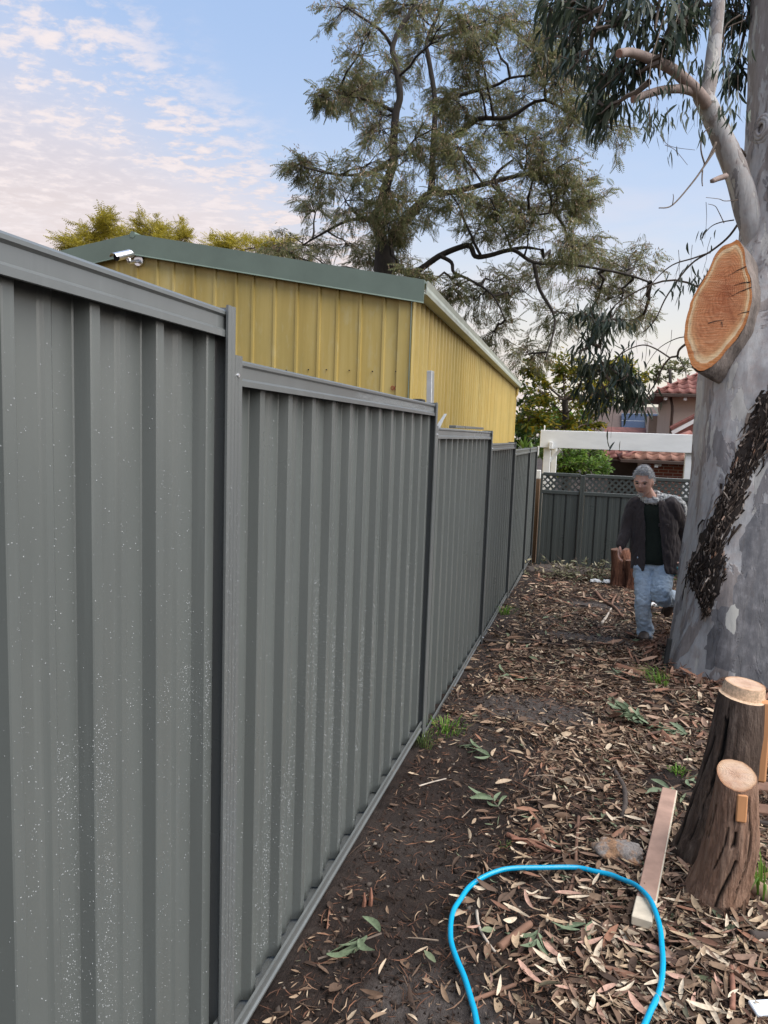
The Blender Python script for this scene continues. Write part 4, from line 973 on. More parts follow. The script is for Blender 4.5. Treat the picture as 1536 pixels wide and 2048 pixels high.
# ------------------------------------------------------------------ house beyond
def brick_mat():
    m = NM('red_brick'); b = m.nt.nodes.new('ShaderNodeTexBrick'); 
    sx = m.nt.nodes.new('ShaderNodeSeparateXYZ'); m.nt.links.new(m.geo.outputs['Position'], sx.inputs[0]); cx = m.nt.nodes.new('ShaderNodeCombineXYZ')
    m.nt.links.new(m.math('ADD', sx.outputs[0], sx.outputs[1]), cx.inputs[0]); m.nt.links.new(sx.outputs[2], cx.inputs[1]); m.nt.links.new(cx.outputs[0], b.inputs['Vector'])
    b.inputs['Scale'].default_value = 1; b.inputs['Brick Width'].default_value = .24; b.inputs['Row Height'].default_value = .086; b.inputs['Mortar Size'].default_value = .008
    b.inputs['Color1'].default_value = (.22, .07, .045, 1); b.inputs['Color2'].default_value = (.16, .05, .035, 1); b.inputs['Mortar'].default_value = (.32, .27, .23, 1)
    m.bump(b.outputs['Fac'], -.4, .01)
    return m.fin(b.outputs['Color'], .85, spec=.2)
M_BRICK = brick_mat()
M_RENDER = simple('beige_render', (.46, .37, .31), .85, 3, .06, .1, .004)
M_TILE = simple('red_clay_tile', (.20, .075, .060), .75, 6, .35, .2, .006, src='pos')
M_TILE2 = simple('weathered_clay_tile', (.24, .115, .08), .75, 6, .4, .2, .006, src='pos')
M_EAVE = simple('dark_brown_gutter', (.06, .035, .025), .6, 5, .2, 0)
house = empty('house', (at_y(1340, 900, 24).x, 24, gz(4, 24)), 'two storey house with red tiled roofs, beige upper walls and brick below', 'house')
hx = at_y(1340, 830, 24).x; he = at_y(1350, 787, 23.55).z
# left return: find Y where the corner appears at 1310
def y_at_px(X, px):
    lo, hi = 5, 60
    for _ in range(40):
        m_ = (lo + hi) / 2
        if proj(Vector((X, m_, CZ)))[0] > px: lo = m_
        else: hi = m_
    return lo
hy2 = y_at_px(hx, 1311); zb = -1
def wallq(x0, y0, x1, y1, z0, z1, name, mat):
    dx, dy = x1 - x0, y1 - y0; L = math.hypot(dx, dy); nn = Vector((dy, -dx, 0)) / L * .1
    a, b = Vector((x0, y0, 0)), Vector((x1, y1, 0)); vs = []
    for z in (z0, z1): vs += [a + Vector((0, 0, z)), b + Vector((0, 0, z)), b - nn + Vector((0, 0, z)), a - nn + Vector((0, 0, z))]
    return link(name, new_mesh(name, vs, [(0, 1, 5, 4), (1, 2, 6, 5), (2, 3, 7, 6), (3, 0, 4, 7), (4, 5, 6, 7), (3, 2, 1, 0)], mat), house)
wallq(hx, 24, hx + 7, 24, zb, he - .02, 'wall', M_RENDER)
wallq(hx, hy2, hx, 24.105, zb, he - .02, 'wall', M_RENDER)
hx3 = at_y(1299, 830, hy2).x
wallq(hx3, hy2 + .11, hx + .05, hy2 + .11, zb, he - .5, 'wall', M_RENDER)
wallq(hx3, hy2 + 4, hx3, hy2 + .22, zb, he - .5, 'wall', M_RENDER)
MB().tube([(hx - .03, 23.90, he - .1), (hx + .03, 23.88, he - .35), (hx + .05, 23.9, he - .5), (hx + .05, 23.9, zb)], .04, 8).build('downpipe', M_EAVE, house, True)
def tile_mesh(mat):
    w, l, t = .30, .40, .03; v = []; f = []; n = 6
    for y in (0, l):
        for i in range(n + 1):
            x = w * i / n; h = .028 * math.cos(2 * math.pi * i / n) + (t if y == 0 else 0)
            v.append((x, y, h))
        for i in range(n + 1):
            x = w * i / n; h = .028 * math.cos(2 * math.pi * i / n) - .02
            v.append((x, y, h))
    k = n + 1
    for i in range(n): f.append((i, i + 1, 2 * k + i + 1, 2 * k + i)); f.append((i + 1, i, k + i, k + i + 1))
    return new_mesh('roof_tile', v, f, mat, True)
TM = [tile_mesh(M_TILE), tile_mesh(M_TILE2)]
def tiled(corner, ux, uy, nx_, ny_, par, inside=lambda a, b: True, tm=0):
    """tile a slope: corner at the eave, ux along eave (unit), uy up the slope (unit)"""
    un = ux.cross(uy).normalized(); Rm = Matrix((ux, uy, un)).transposed()
    for j in range(ny_):
        for i in range(nx_):
            if not inside(i * .30 + .15, j * .33 + .15): continue
            o = bpy.data.objects.new('roof_tile', TM[tm]); COL.objects.link(o); o.parent = par
            off = Vector(par.location) + (Vector(par.parent.location) if par.parent else Vector())
            o.location = corner + ux * (i * .30 + r5.gauss(0, .004)) + uy * (j * .33) + un * .03 - off; o.rotation_euler = Rm.to_euler()
def hip_roof(x0, x1, y0, y1, ze, pitch, name, mat, hip_left=True):
    hgt = (y1 - y0) / 2 * math.tan(pitch); ym = (y0 + y1) / 2; xr0 = x0 + ((y1 - y0) / 2 if hip_left else 0)
    v = [(x0, y0, ze), (x1, y0, ze), (x1, y1, ze), (x0, y1, ze), (xr0, ym, ze + hgt), (x1, ym, ze + hgt)]
    v2 = [(a, b, c - .06) for a, b, c in v[:4]]
    return link(name, new_mesh(name, v + v2, [(0, 1, 5, 4), (0, 4, 3), (2, 3, 4, 5), (1, 2, 5), (6, 7, 1, 0), (9, 6, 0, 3), (9, 8, 7, 6)], mat), house)
pt = R(27); ex0 = hx - .45
up = hip_roof(ex0, hx + 7.5, 23.55, hy2 + .6, he, pt, 'roof', M_TILE)
uy = Vector((0, math.cos(pt), math.sin(pt))); tiled(Vector((ex0, 23.5, he - .01)), Vector((1, 0, 0)), uy, 9, 7, up, lambda a, b: b * math.cos(pt) < a + .1)
ux2 = Vector((0, -1, 0)); uy2 = Vector((math.cos(pt), 0, math.sin(pt))); tiled(Vector((ex0 - .02, hy2 + .6, he - .01)), ux2, uy2, int((hy2 + .6 - 23.5) / .3), 6, up, lambda a, b: b * math.cos(pt) < min(a, (hy2 + .6 - 23.5) - a) + .1)
hipd = Vector((1, 1, math.tan(pt))); MB().tube([Vector((ex0, 23.52, he + .04)) + hipd * t for t in np.linspace(0, 1.6, 9)], .07, 8).build('hip_cap', M_TILE, up, True)
MB().box((hx + 3.2, 23.46, he - .06), (7.4, .09, .10), bev=.01).build('gutter', M_EAVE, up)
MB().box((ex0 - .03, (23.46 + hy2 + .6) / 2, he - .06), (.09, hy2 + .6 - 23.46, .10), bev=.01).build('gutter', M_EAVE, up)
for i in range(6): MB().box((ex0 + .25 + i * .55, 23.62, he - .16), (.09, .22, .09), bev=.01).build('rafter_tail', M_WHITEP, up)
# lower gable edge above the beam
ga, gb2 = at_y(1344, 866, 22.8), at_y(1405, 833, 22.8)
MB().tube([ga, gb2], .07, 4).build('barge', M_WHITEP, house)
MB().tube([ga + Vector((-.05, .05, .13)), gb2 + Vector((0, .05, .13))], .07, 6).build('verge_tiles', M_TILE, house)
v = [ga + Vector((0, .1, 0)), gb2 + Vector((0, .1, 0)), gb2 + Vector((0, .1, -1.2)), ga + Vector((0, .1, -.6))]
link('gable_infill', new_mesh('gable_infill', v, [(0, 3, 2, 1)], M_TILE), house)
# lower front wing
wy = 20.5; wx0 = at_y(1302, 930, wy).x; wz = at_y(1335, 921, wy - .4).z
wing = hip_roof(wx0 - .75, wx0 + 7, wy - .45, wy + 4.2, wz, R(22), 'lower_roof', M_TILE)
uyw = Vector((0, math.cos(R(22)), math.sin(R(22)))); tiled(Vector((wx0 - .75, wy - .48, wz - .01)), Vector((1, 0, 0)), uyw, 11, 5, wing, lambda a, b: b * math.cos(R(22)) < a + .1, 1)
uyl = Vector((math.cos(R(22)), 0, math.sin(R(22)))); tiled(Vector((wx0 - .77, wy + 4.2, wz - .01)), Vector((0, -1, 0)), uyl, 15, 4, wing, lambda a, b: b * .92 < min(a, 4.65 - a) + .1, 0)
MB().tube([Vector((wx0 - .75, wy - .45, wz + .03)) + Vector((1, 1, math.tan(R(22)))) * t for t in np.linspace(0, 1.8, 9)], .07, 8).build('hip_cap', M_TILE, wing, True)
MB().box((wx0 + 2.9, wy - .52, wz - .05), (7.4, .08, .09), bev=.01).build('gutter', M_EAVE, wing)
for i in range(4): MB().box((wx0 + .1 + i * .8, wy - .36, wz - .15), (.09, .2, .09), bev=.01).build('rafter_tail', M_WHITEP, wing)
wallq(wx0, wy, wx0 + 6, wy, zb, wz - .05, 'wall', M_BRICK); wallq(wx0, wy + 4, wx0, wy + .105, zb, wz - .05, 'wall', M_BRICK)
lanp = at_y(1318, 925, wy - .15); MB().box(lanp, (.13, .13, .2), bev=.02).build('wall_lantern', M_WHITEP, house)
# dark side annexe
ay = 23; axl, axr = at_y(1220, 930, ay).x, at_y(1275, 930, ay).x; az = at_y(1240, 919, ay - .3).z
wallq(axl, ay, axr, ay, zb, az - .04, 'wall', simple('dark_brown_wall', (.10, .075, .065), .85, 5, .2, .1))  # annexe wall in plain dark brown
v = [(axl - .2, ay - .35, az), (axr + .3, ay - .35, az), (axr + .3, ay + 2.2, az + 1.0), (axl - .2, ay + 2.2, az + 1.0)]
an = link('annexe_roof', new_mesh('annexe_roof', v, [(0, 1, 2, 3)], M_TILE), house)
sl_ = math.atan2(1.0, 2.55); tiled(Vector((axl - .2, ay - .38, az - .01)), Vector((1, 0, 0)), Vector((0, math.cos(sl_), math.sin(sl_))), int((axr - axl + .5) / .3), 6, an, tm=0)
vp = at_y(1247, 902, ay + .6); MB().tube([vp - Vector((0, 0, .25)), vp + Vector((0, 0, .02)), vp + Vector((0, 0, .03)), vp + Vector((0, 0, .14)), vp + Vector((0, 0, .2))], [.16, .12, .09, .09, .02], 10).build('roof_vent', M_WHITEP, an, True)
# neighbour's roof with solar panels
sy = 30; s0 = at_y(1262, 866, sy); s1 = at_y(1302, 866, sy)
nb = empty('neighbour_roof', s0, 'small pitched roof carrying dark solar panels behind the pergola beam', 'roof')
M_SOLAR = simple('solar_glass', (.020, .026, .05), .15, 5, .2, 0); M_NROOF = simple('brown_roof', (.09, .06, .05), .8, 5, .2, .1)
pit = R(24); uyv = Vector((0, math.cos(pit), math.sin(pit)))
v = [s0 + Vector((-1.5, -1, -.5)), s1 + Vector((2, -1, -.5)), s1 + Vector((2, -1, -.5)) + uyv * 4, s0 + Vector((-1.5, -1, -.5)) + uyv * 4]
link('roof', new_mesh('roof', v, [(0, 1, 2, 3)], M_NROOF), nb)
MB().box((s0 + s1) / 2 + Vector((0, 1.5, -1.6)), (s1.x - s0.x + 2.6, 3, 2.6)).build('wall', M_RENDER, nb)
nn_ = Vector((1, 0, 0)).cross(uyv); Rm = Matrix((Vector((1, 0, 0)), uyv, nn_)).transposed()
for i in range(3):
    c = s0 + Vector((.45, -1, -.5)) + uyv * (1.05 + i * .78) + nn_ * .09
    p = MB().box(c, (1.6, .72, .04), Rm, bev=.006).build('solar_panel', M_SOLAR, nb)
    MB().box(c + uyv * .375, (1.6, .03, .05), Rm).build('panel_frame', M_GALV, p)
MB().box(s0 + Vector((1.45, -1, -.45)) + uyv * 1.9 + nn_ * .05, (.10, 2.6, .05), Rm).build('flashing', M_WHITEP, nb)
# far shrubbery
mb, T, D = grow([[at(1180, 900, 42), at(1180, 860, 42)]], [(1000 + 45 * i, 862 + r5.uniform(-14, 10), 60, 30) for i in range(16)], 42, 3, r5, 14, 1, 26, droop=.1)
(a_, _) = leaf_cloud(T, D, gl, (.3, .5), r5, None)
tag(link('far_shrubbery', fast_mesh('far_shrubbery', *a_, M_BUSH)), 'distant belt of green shrubbery beyond the houses', 'shrubbery', kind='stuff')

# ------------------------------------------------------------------ sawn posts standing in the litter
def log_mat(name, cols, crack):
    m = NM(name); st = m.noise(m.vec('obj', (1, 1, .10)), 34, 5, .65, .3); n = m.noise(m.vec('obj'), 7, 4, .6); fi = m.noise(m.vec('obj', (1, 1, .25)), 120, 4, .65)
    c = m.ramp(st, [(.30, cols[0]), (.5, cols[1]), (.72, cols[2])])
    c = m.mix(m.ramp(n, [(.5, 0.0), (.72, .5)]), c, cols[3])
    c = m.mix(m.attr('crack'), c, crack)
    m.bump(m.math('ADD', m.math('MULTIPLY', st, .9), m.math('MULTIPLY', fi, .6)), 1.0, .02)
    return m.fin(c, .9, spec=.2)
M_LOG = log_mat('weathered_brown_post', [(.15, .085, .058), (.265, .16, .112), (.38, .255, .185), (.31, .175, .11)], (.012, .009, .008))
M_LOGD = log_mat('charred_bark_post', [(.042, .030, .024), (.10, .070, .055), (.20, .150, .120), (.15, .098, .070)], (.008, .007, .006))
M_SAWN = cut_mat('pale_pink_sawn_end', [(0.0, (.46, .31, .22)), (.4, (.56, .39, .29)), (.75, (.60, .44, .32)), (.93, (.52, .34, .22)), (1.0, (.30, .16, .09))])
M_SAWN.node_tree.nodes['Principled BSDF'].inputs['Roughness'].default_value = .9
M_SPLIT = simple('fresh_split_timber', (.50, .235, .10), .75, 9, .22, .25, .004, stretch=(1, 1, .08))
M_SAWDUST = simple('sawdust_step', (.60, .42, .28), .95, 90, .35, .6, .006)
def log_thing(name, label, base, top, r0, r1, mat, ncr, seed, tilt, step=False, endm=None):
    rr = random.Random(seed); o = empty(name, base, label, 'post')
    ax = (top - base).normalized(); NTH, NZ_ = 120, 60; v = []; ck = []
    a = ax.orthogonal().normalized(); b = ax.cross(a); L = (top - base).length
    cracks = [(rr.uniform(0, 2 * math.pi), rr.uniform(0, .6), rr.uniform(.45, 1.05), rr.choice([.02, .03, .035, .06])) for _ in range(ncr)]
    tn = (ax + tilt).normalized()
    for j in range(NZ_ + 1):
        t = j / NZ_; bend = Vector((0.02, 0, 0)) * math.sin(math.pi * t)
        for k in range(NTH):
            th = 2 * math.pi * k / NTH; r = r0 + (r1 - r0) * t ** 1.8 + .012 * max(0, 1 - t * 6)
            r *= 1 + (1 - .6 * t) * (.05 * math.sin(3 * th + seed) + .03 * math.sin(5 * th + 2 * seed))
            r += .010 * (1 - .8 * t) * mnoise.fractal(Vector((math.cos(th) * 2.2, math.sin(th) * 2.2, t * 1.6 + seed)), .8, 2, 4) + .005 * (1 - t ** 8) * mnoise.fractal(Vector((math.cos(th) * 9, math.sin(th) * 9, t * 5 + seed)), .8, 2, 3); c_ = 0
            for (ct, c0, c1, wd) in cracks:
                d_ = abs((th - ct - .10 * math.sin(t * 7 + ct) - .25 * (t - .5) + math.pi) % (2 * math.pi) - math.pi)
                if c0 < t < c1 and d_ < wd * 1.3: q = (1 - d_ / (wd * 1.3)) * min(1, (1 - t) * 9); r -= .011 * q; c_ = max(c_, q)
            p = base + ax * (t * L) + bend + (a * math.cos(th) + b * math.sin(th)) * r
            if j == NZ_ or True:
                # shear the upper part so that the saw cut lies in its own plane
                dd = (p - top).dot(tn) / tn.dot(ax) * 0
                h = -((a * math.cos(th) + b * math.sin(th)) * r).dot(tn) / tn.dot(ax); p += ax * (h * t ** 3)
            if j == 0: p.z -= .06
            v.append(p); ck.append(min(1, c_ * 1.5))
    f = [(j * NTH + k, j * NTH + (k + 1) % NTH, (j + 1) * NTH + (k + 1) % NTH, (j + 1) * NTH + k) for j in range(NZ_) for k in range(NTH)]
    me = new_mesh('bark', [p - base for p in v], f, mat, True); at_ = me.attributes.new('crack', 'FLOAT', 'POINT'); at_.data.foreach_set('value', ck)
    link('side', me, o, base)
    rim = v[-NTH:]; cn = sum(rim, Vector()) / NTH
    def cap(nm, rimv, cen, matc, par):
        vs = []; rg_ = []
        for q in (1, .9, .75, .55, .35, .15):
            for p in rimv: vs.append(cen.lerp(p, q) + tn * (.0015 * mnoise.noise(p * 60 + Vector((q * 5, 0, 0))))); rg_.append(q)
        vs.append(cen); rg_.append(0); n_ = len(rimv)
        fs = [(i * n_ + k, i * n_ + (k + 1) % n_, (i + 1) * n_ + (k + 1) % n_, (i + 1) * n_ + k) for i in range(5) for k in range(n_)] + [(5 * n_ + k, 5 * n_ + (k + 1) % n_, len(vs) - 1) for k in range(n_)]
        m_ = new_mesh(nm, vs, fs, matc, True); q_ = m_.attributes.new('ring', 'FLOAT', 'POINT'); q_.data.foreach_set('value', rg_); return link(nm, m_, par)
    if not step: cap('sawn_end', rim, cn + tn * .001, endm or M_SAWN, o)
    else:
        cap('sawn_step', rim, cn + tn * .001, M_SAWDUST, o)
        off = -CF * -.02 + CR * .012
        lowr = [cn + off + (p - cn) * .93 for p in rim]; hir = [cn + off * 1.2 + (p - cn) * .86 + tn * .048 for p in rim]
        link('step_side', new_mesh('step_side', lowr + hir, [(k, (k + 1) % NTH, NTH + (k + 1) % NTH, NTH + k) for k in range(NTH)], M_SAWDUST, True), o)
        cap('sawn_end', hir, sum(hir, Vector()) / NTH, M_SAWN, o)
    return o, a, b, ax
b1 = on_ground(1428, 1798); t1 = at(1473, 1550, (b1 - CAM).dot(CF) - .10)
l1, *_ = log_thing('sawn_post', 'short weathered brown sawn post with deep cracks, the front one of the pair', b1, t1, .100, .068, M_LOG, 16, 3, Vector((-.05, -.42, .0)))
nt_ = t1 + Vector((.012, -.079, -.072))
MB().box(nt_ + Vector((0, .006, -.02)), (.036, .012, .10), Matrix.Rotation(-.12, 3, 'X'), bev=.004).build('fresh_notch', M_SPLIT, l1)
b2 = on_ground(1412, 1715); t2 = at(1486, 1392, (b2 - CAM).dot(CF) - .06)
l2, *_ = log_thing('sawn_post', 'taller charred dark post with a stepped pale saw cut and fresh orange split side', b2, t2, .118, .090, M_LOGD, 10, 8, Vector((-.04, -.10, 0)), True)
sa = at(1520, 1400, (t2 - CAM).dot(CF) - .035); sb = at(1507, 1560, (t2 - CAM).dot(CF) - .03); dv = sa - sb
MB().box((sa + sb) / 2, (.085, .05, dv.length), Vector((0, 0, 1)).rotation_difference(dv).to_matrix(), bev=.008).build('split_face', M_SPLIT, l2)
# reddish bark stump behind the man
M_OLDEND = simple('old_broken_end', (.12, .06, .04), .9, 40, .4, .5, .01)
b3 = on_ground(1243, 1172); t3 = at(1240, 1098, (b3 - CAM).dot(CF))
M_LOGR = log_mat('red_brown_stringy_stump', [(.06, .028, .02), (.14, .062, .04), (.28, .14, .085), (.17, .075, .05)], (.012, .009, .008))
log_thing('stump', 'reddish brown stringy bark stump standing in front of the back fence', b3, t3, .16, .12, M_LOGR, 12, 5, Vector((0, -.1, 0)), False, M_OLDEND)
b4 = on_ground(1266, 1178); t4 = at(1262, 1120, (b4 - CAM).dot(CF))
log_thing('stump', 'low dark stump close behind the walking man', b4, t4, .10, .07, M_LOGR, 8, 6, Vector((0, -.1, 0)), False, M_OLDEND)

# ------------------------------------------------------------------ timber stake, hose, planks
M_STAKE = simple('pink_brown_sawn_timber', (.37, .235, .18), .8, 10, .22, .2, .003, stretch=(1, 1, 1)); M_STAKEW = simple('cream_weathered_timber', (.58, .51, .40), .8, 14, .2, .25, .003)
sA, sB = on_ground(1337, 1600, .045), on_ground(1281, 1868, .042); d_ = sB - sA; Ls = d_.length; dx_ = d_.normalized(); sdv = dx_.cross(Vector((0, 0, 1))).normalized(); upn = sdv.cross(dx_)
Rm = Matrix((dx_, -sdv, upn)).transposed()
stk = empty('timber_stake', sA, 'pink brown sawn timber stake with cream end lying under the blue hose', 'stake')
MB().box((sA + sB) / 2 - dx_ * .07, (Ls - .14, .068, .034), Rm, bev=.003).build('shaft', M_STAKE, stk)
MB().box((sA + sB) / 2 - sdv * 0 + (-sdv if (-sdv).dot(CR) > 0 else sdv) * .0345 - dx_ * .05, (Ls - .1, .006, .030), Rm, bev=.001).build('pale_edge', M_STAKEW, stk)
MB().box(sB - dx_ * .07, (.14, .070, .0345), Rm, bev=.003).build('pale_end', M_STAKEW, stk)
def hose_mat():
    m = NM('bright_blue_hose'); n = m.noise(m.vec('pos'), 55, 4, .7)
    c = m.mix(m.ramp(n, [(.66, 0.0), (.74, .65)]), (.0, .33, .58), (.03, .03, .035))
    return m.fin(c, .17, spec=.6)
HP = [(962, 2120), (949, 2048), (943, 2024), (928, 1976), (912, 1936), (902, 1904), (900, 1880), (902, 1856), (908, 1835), (920, 1813), (936, 1792), (960, 1774), (992, 1762), (1024, 1754), (1080, 1750), (1150, 1752), (1190, 1757), (1220, 1766), (1241, 1779), (1266, 1797), (1284, 1816), (1298, 1837), (1310, 1861), (1318, 1888), (1322, 1920), (1324, 1944), (1322, 1976), (1316, 2005), (1306, 2029), (1297, 2048), (1262, 2130)]
_base = [on_ground(x, y) for x, y in HP]; _zs = [float(np.mean([q.z for q in _base[max(0, i - 3):i + 4]])) for i in range(len(_base))]
hp = catmull([Vector((q.x, q.y, z_ + .034 + .040 * math.exp(-((x - 1290) / 60) ** 2 - ((y - 1840) / 70) ** 2))) for (x, y), q, z_ in zip(HP, _base, _zs)], 5)
MB().tube(hp, .0098, 12).build('garden_hose', hose_mat(), None, True)
tag(bpy.data.objects['garden_hose'], 'bright blue garden hose lying in a loop on the leaf litter', 'hose')
def plank(px0, py0, px1, py1, w_, th, label, mat, name='plank', cat='plank', lift=.02):
    a, b = on_ground(px0, py0, lift), on_ground(px1, py1, lift); d = b - a; x = d.normalized(); s_ = x.cross(Vector((0, 0, 1))).normalized(); u_ = s_.cross(x)
    return tag(MB().box((a + b) / 2, (d.length, w_, th), Matrix((x, -s_, u_)).transposed(), bev=.004).build(name, mat), label, cat)
M_OLDPL = simple('rough_brown_plank', (.16, .085, .055), .85, 10, .3, .25, .005)
plank(1490, 1580, 1600, 1592, .10, .035, 'rough brown plank lying behind the charred post', M_OLDPL)
plank(1495, 1625, 1600, 1640, .09, .03, 'second rough brown plank below the first beside the charred post', M_OLDPL)
plank(1298, 1212, 1362, 1214, .10, .03, 'white board lying on the litter behind the man', M_WHITEP)
lg = catmull([on_ground(1475, 1765, .03), on_ground(1505, 1790, .035), on_ground(1560, 1825, .03)], 5)
tag(MB().tube(lg, [.034] * len(lg), 10, jitter=.05, rg=r5).build('short_log', simple('pale_bare_log', (.30, .20, .14), .85, 9, .25, .2, .006), None, True), 'pale bare log lying to the right of the front sawn post', 'log')
pc = on_ground(1524, 2034, .03); tag(MB().box(pc, (.07, .05, .012), Matrix.Rotation(.4, 3, 'Z') @ Matrix.Rotation(.2, 3, 'X'), bev=.003).build('paper_packet', simple('crumpled_white_paper', (.66, .70, .74), .6, 30, .15, .4, .006)), 'crumpled white paper packet in the litter below the posts', 'litter')
pc = on_ground(1205, 1168, .03)
mbp = MB(); 
mbp.tube(catmull([pc + Vector((-.16, .02, 0)), pc + Vector((-.10, -.01, .015)), pc + Vector((-.02, .015, .008)), pc + Vector((.05, -.02, .02)), pc + Vector((.15, .01, 0))], 4), .026, 7, flat=.5, jitter=.45, rg=r5)
tag(mbp.build('plastic_scrap', simple('white_plastic', (.8, .82, .84), .4, 20, .05, .2, .004)), 'strip of crumpled white plastic at the foot of the red stump', 'litter')
# dark stake leaning at the foot of the gum
a, b = on_ground(1328, 1338, -.05), at(1337, 1283, 6.0); b = Vector((a.x + .03, a.y + .03, a.z + .30)); dd = b - a
tag(MB().box((a + b) / 2, (.035, .05, dd.length), Vector((0, 0, 1)).rotation_difference(dd).to_matrix(), bev=.004).build('black_peg', M_BLACK), 'short black peg against the left foot of the gum tree', 'peg')
# rock
rk = on_ground(1238, 1716, .02); v = []; f = []
import bmesh
bm = bmesh.new(); bmesh.ops.create_icosphere(bm, subdivisions=4, radius=1)
for q in bm.verts:
    n_ = q.co.normalized(); q.co = Vector((n_.x * .105, n_.y * .075, n_.z * .055)) * (1 + .28 * mnoise.fractal(n_ * 1.7, .9, 2, 5))
me = bpy.data.meshes.new('rock'); bm.to_mesh(me); bm.free(); me.polygons.foreach_set('use_smooth', [True] * len(me.polygons))
rm = NM('grey_orange_rock'); n1 = rm.noise(rm.vec('pos'), 14, 4, .6); n2 = rm.noise(rm.vec('pos'), 90, 4, .7)
rm.bump(n2, .8, .006); me.materials.append(rm.fin(rm.mix(rm.ramp(n1, [(.46, 0.0), (.58, .8)]), rm.ramp(n2, [(.3, (.15, .13, .12)), (.7, (.33, .30, .28))]), rm.ramp(n2, [(.35, (.22, .13, .08)), (.65, (.50, .26, .12))])), .9, spec=.2))
tag(link('rock', me, None, rk), 'rough grey and orange lump of rock beside the timber stake', 'rock')
# offcuts stuck between the fence and the shed
c0, c1 = at_x(862, 810, -1.0), at_x(855, 742, -1.05); dd = c1 - c0; c0 = Vector((-1.0, c0.y + .12, .55)); c1.x = -1.03
tag(MB().box((c0 + c1) / 2, (.035, .07, (c1 - c0).length), Vector((0, 0, 1)).rotation_difference(c1 - c0).to_matrix(), bev=.003).build('steel_offcut', M_GALV), 'upright galvanised channel offcut leaning between the fence and shed', 'offcut')
c0, c1 = at_x(872, 862, -.98), at_x(888, 830, -1.0); pts = [Vector((-1.0, c0.y - .05, .8)), c0, c0.lerp(c1, .6), c1 + Vector((0, .05, .01))]
mb = MB(); 
for i in range(3): 
    p, q = pts[i], pts[i + 1]; s_ = Vector((.004, .05, 0)) * (1 if i < 2 else .7); n_ = Vector((.003, 0, 0)); mb.add([p - s_, p + s_, q + s_ * .8, q - s_ * .8, p - s_ + n_, p + s_ + n_, q + s_ * .8 + n_, q - s_ * .8 + n_], [(0, 1, 2, 3), (7, 6, 5, 4), (0, 4, 5, 1), (1, 5, 6, 2), (2, 6, 7, 3), (3, 7, 4, 0)])
tag(mb.build('steel_strip', M_GALV), 'bent grey steel strip poking up behind the fence post', 'offcut')
c0, c1 = at_x(905, 852, -.98), at_x(962, 856, -1.02); tag(MB().box((c0 + c1) / 2 + Vector((0, 0, -.005)), ((c1 - c0).length, .05, .02), Vector((1, 0, 0)).rotation_difference(c1 - c0).to_matrix(), bev=.002).build('flat_capping', M_FENCE), 'flat grey capping laid along the top of the third fence bay', 'offcut')
c0 = at_x(838, 800, -1.0); tag(MB().box(c0 + Vector((0, 0, -.02)), (.06, .09, .05), bev=.006).build('steel_bracket', M_BLACK), 'small dark bracket behind the second fence bay top', 'bracket')
# ------------------------------------------------------------------ leaf litter
g6 = np.random.RandomState(17); r6 = random.Random(31)
def litter_density(x, y):
    d = 1.0
    edge = -0.12 + .22 * fbm(x * .7 + 4, y * .7, 1.3, 3)
    if y < 4.4: d *= min(1, max(.10, (x - edge + .18) / .40))
    elif y > 4.4: d *= min(1, max(.28, (x + .80) / .28))
    for cx, cy, rx, ry in ((-.28, 4.75, .42, .26), (.05, 6.9, .40, .16), (-.40, 11.3, .55, .5), (.15, 8.5, .25, .12), (.62, 4.0, .25, .16), (-.62, 3.2, .2, 1.0)):
        q = ((x - cx) / rx) ** 2 + ((y - cy) / ry) ** 2
        if q < 2.2: d *= max(.06, min(1, (q - .5) / 1.5))
    return d * (.62 + .5 * fbm(x + 20, y, 2.0, 3) + .25)
def scatter(n, ylo, yhi, dens=True, ypow=1.0, clip=None):
    P = []
    while len(P) < n:
        y = ylo + (yhi - ylo) * r6.random() ** ypow; xr = min(3.0, .55 + y * .30 + .25)
        x = -.845 + (xr + .845) * r6.random()
        if dens and r6.random() > litter_density(x, y): continue
        gx_, gy_, gr_ = float(_cx[2]), float(_cy[2]), .80
        if math.hypot(x - gx_, y - gy_) < gr_: continue
        P.append((x, y, gz(x, y)))
    return np.array(P)
def flat_dirs(n, tilt):
    a = g6.uniform(0, 2 * np.pi, n); return np.stack([np.cos(a), np.sin(a), g6.normal(0, tilt, n)], 1)
def curled(w, bend, curl, cup, nseg=5):
    xs = np.linspace(0, 1, nseg + 1); v = []; f = []
    for x in xs:
        q = max(.04, math.sin(math.pi * min(1, x * .92 + .06)) ** .8); y0 = bend * math.sin(math.pi * x); z0 = curl * (2 * x - 1) ** 2
        v += [(x - .5, y0 - w * q / 2, z0 + cup * q), (x - .5, y0, z0), (x - .5, y0 + w * q / 2, z0 + cup * q)]
    for i in range(nseg):
        for k in (0, 1): f.append((3 * i + k, 3 * i + k + 1, 3 * i + 3 + k + 1, 3 * i + 3 + k))
    return v, f
def litmat(name, stops, rough=.75, spec=.3):
    m = NM(name); c = m.ramp(m.island(), stops); n = m.noise(m.vec('pos'), 60, 3, .6)
    c = m.mix(.5, c, m.ramp(n, [(.35, .55), (.6, 1.0)]), 'MULTIPLY')
    return m.fin(c, rough, spec=spec)
M_LEAFLIT = litmat('dry_leaf_litter', [(0, (.06, .038, .028)), (.25, (.11, .070, .048)), (.50, (.175, .108, .07)), (.68, (.28, .19, .125)), (.83, (.42, .315, .215)), (.94, (.57, .46, .34)), (.97, (.12, .14, .08)), (1, (.17, .20, .12))])
M_SHRED = litmat('mulch_shreds', [(0, (.020, .013, .010)), (.45, (.055, .034, .026)), (.72, (.13, .062, .040)), (.90, (.22, .11, .068)), (1, (.40, .29, .20))], .9, .2)
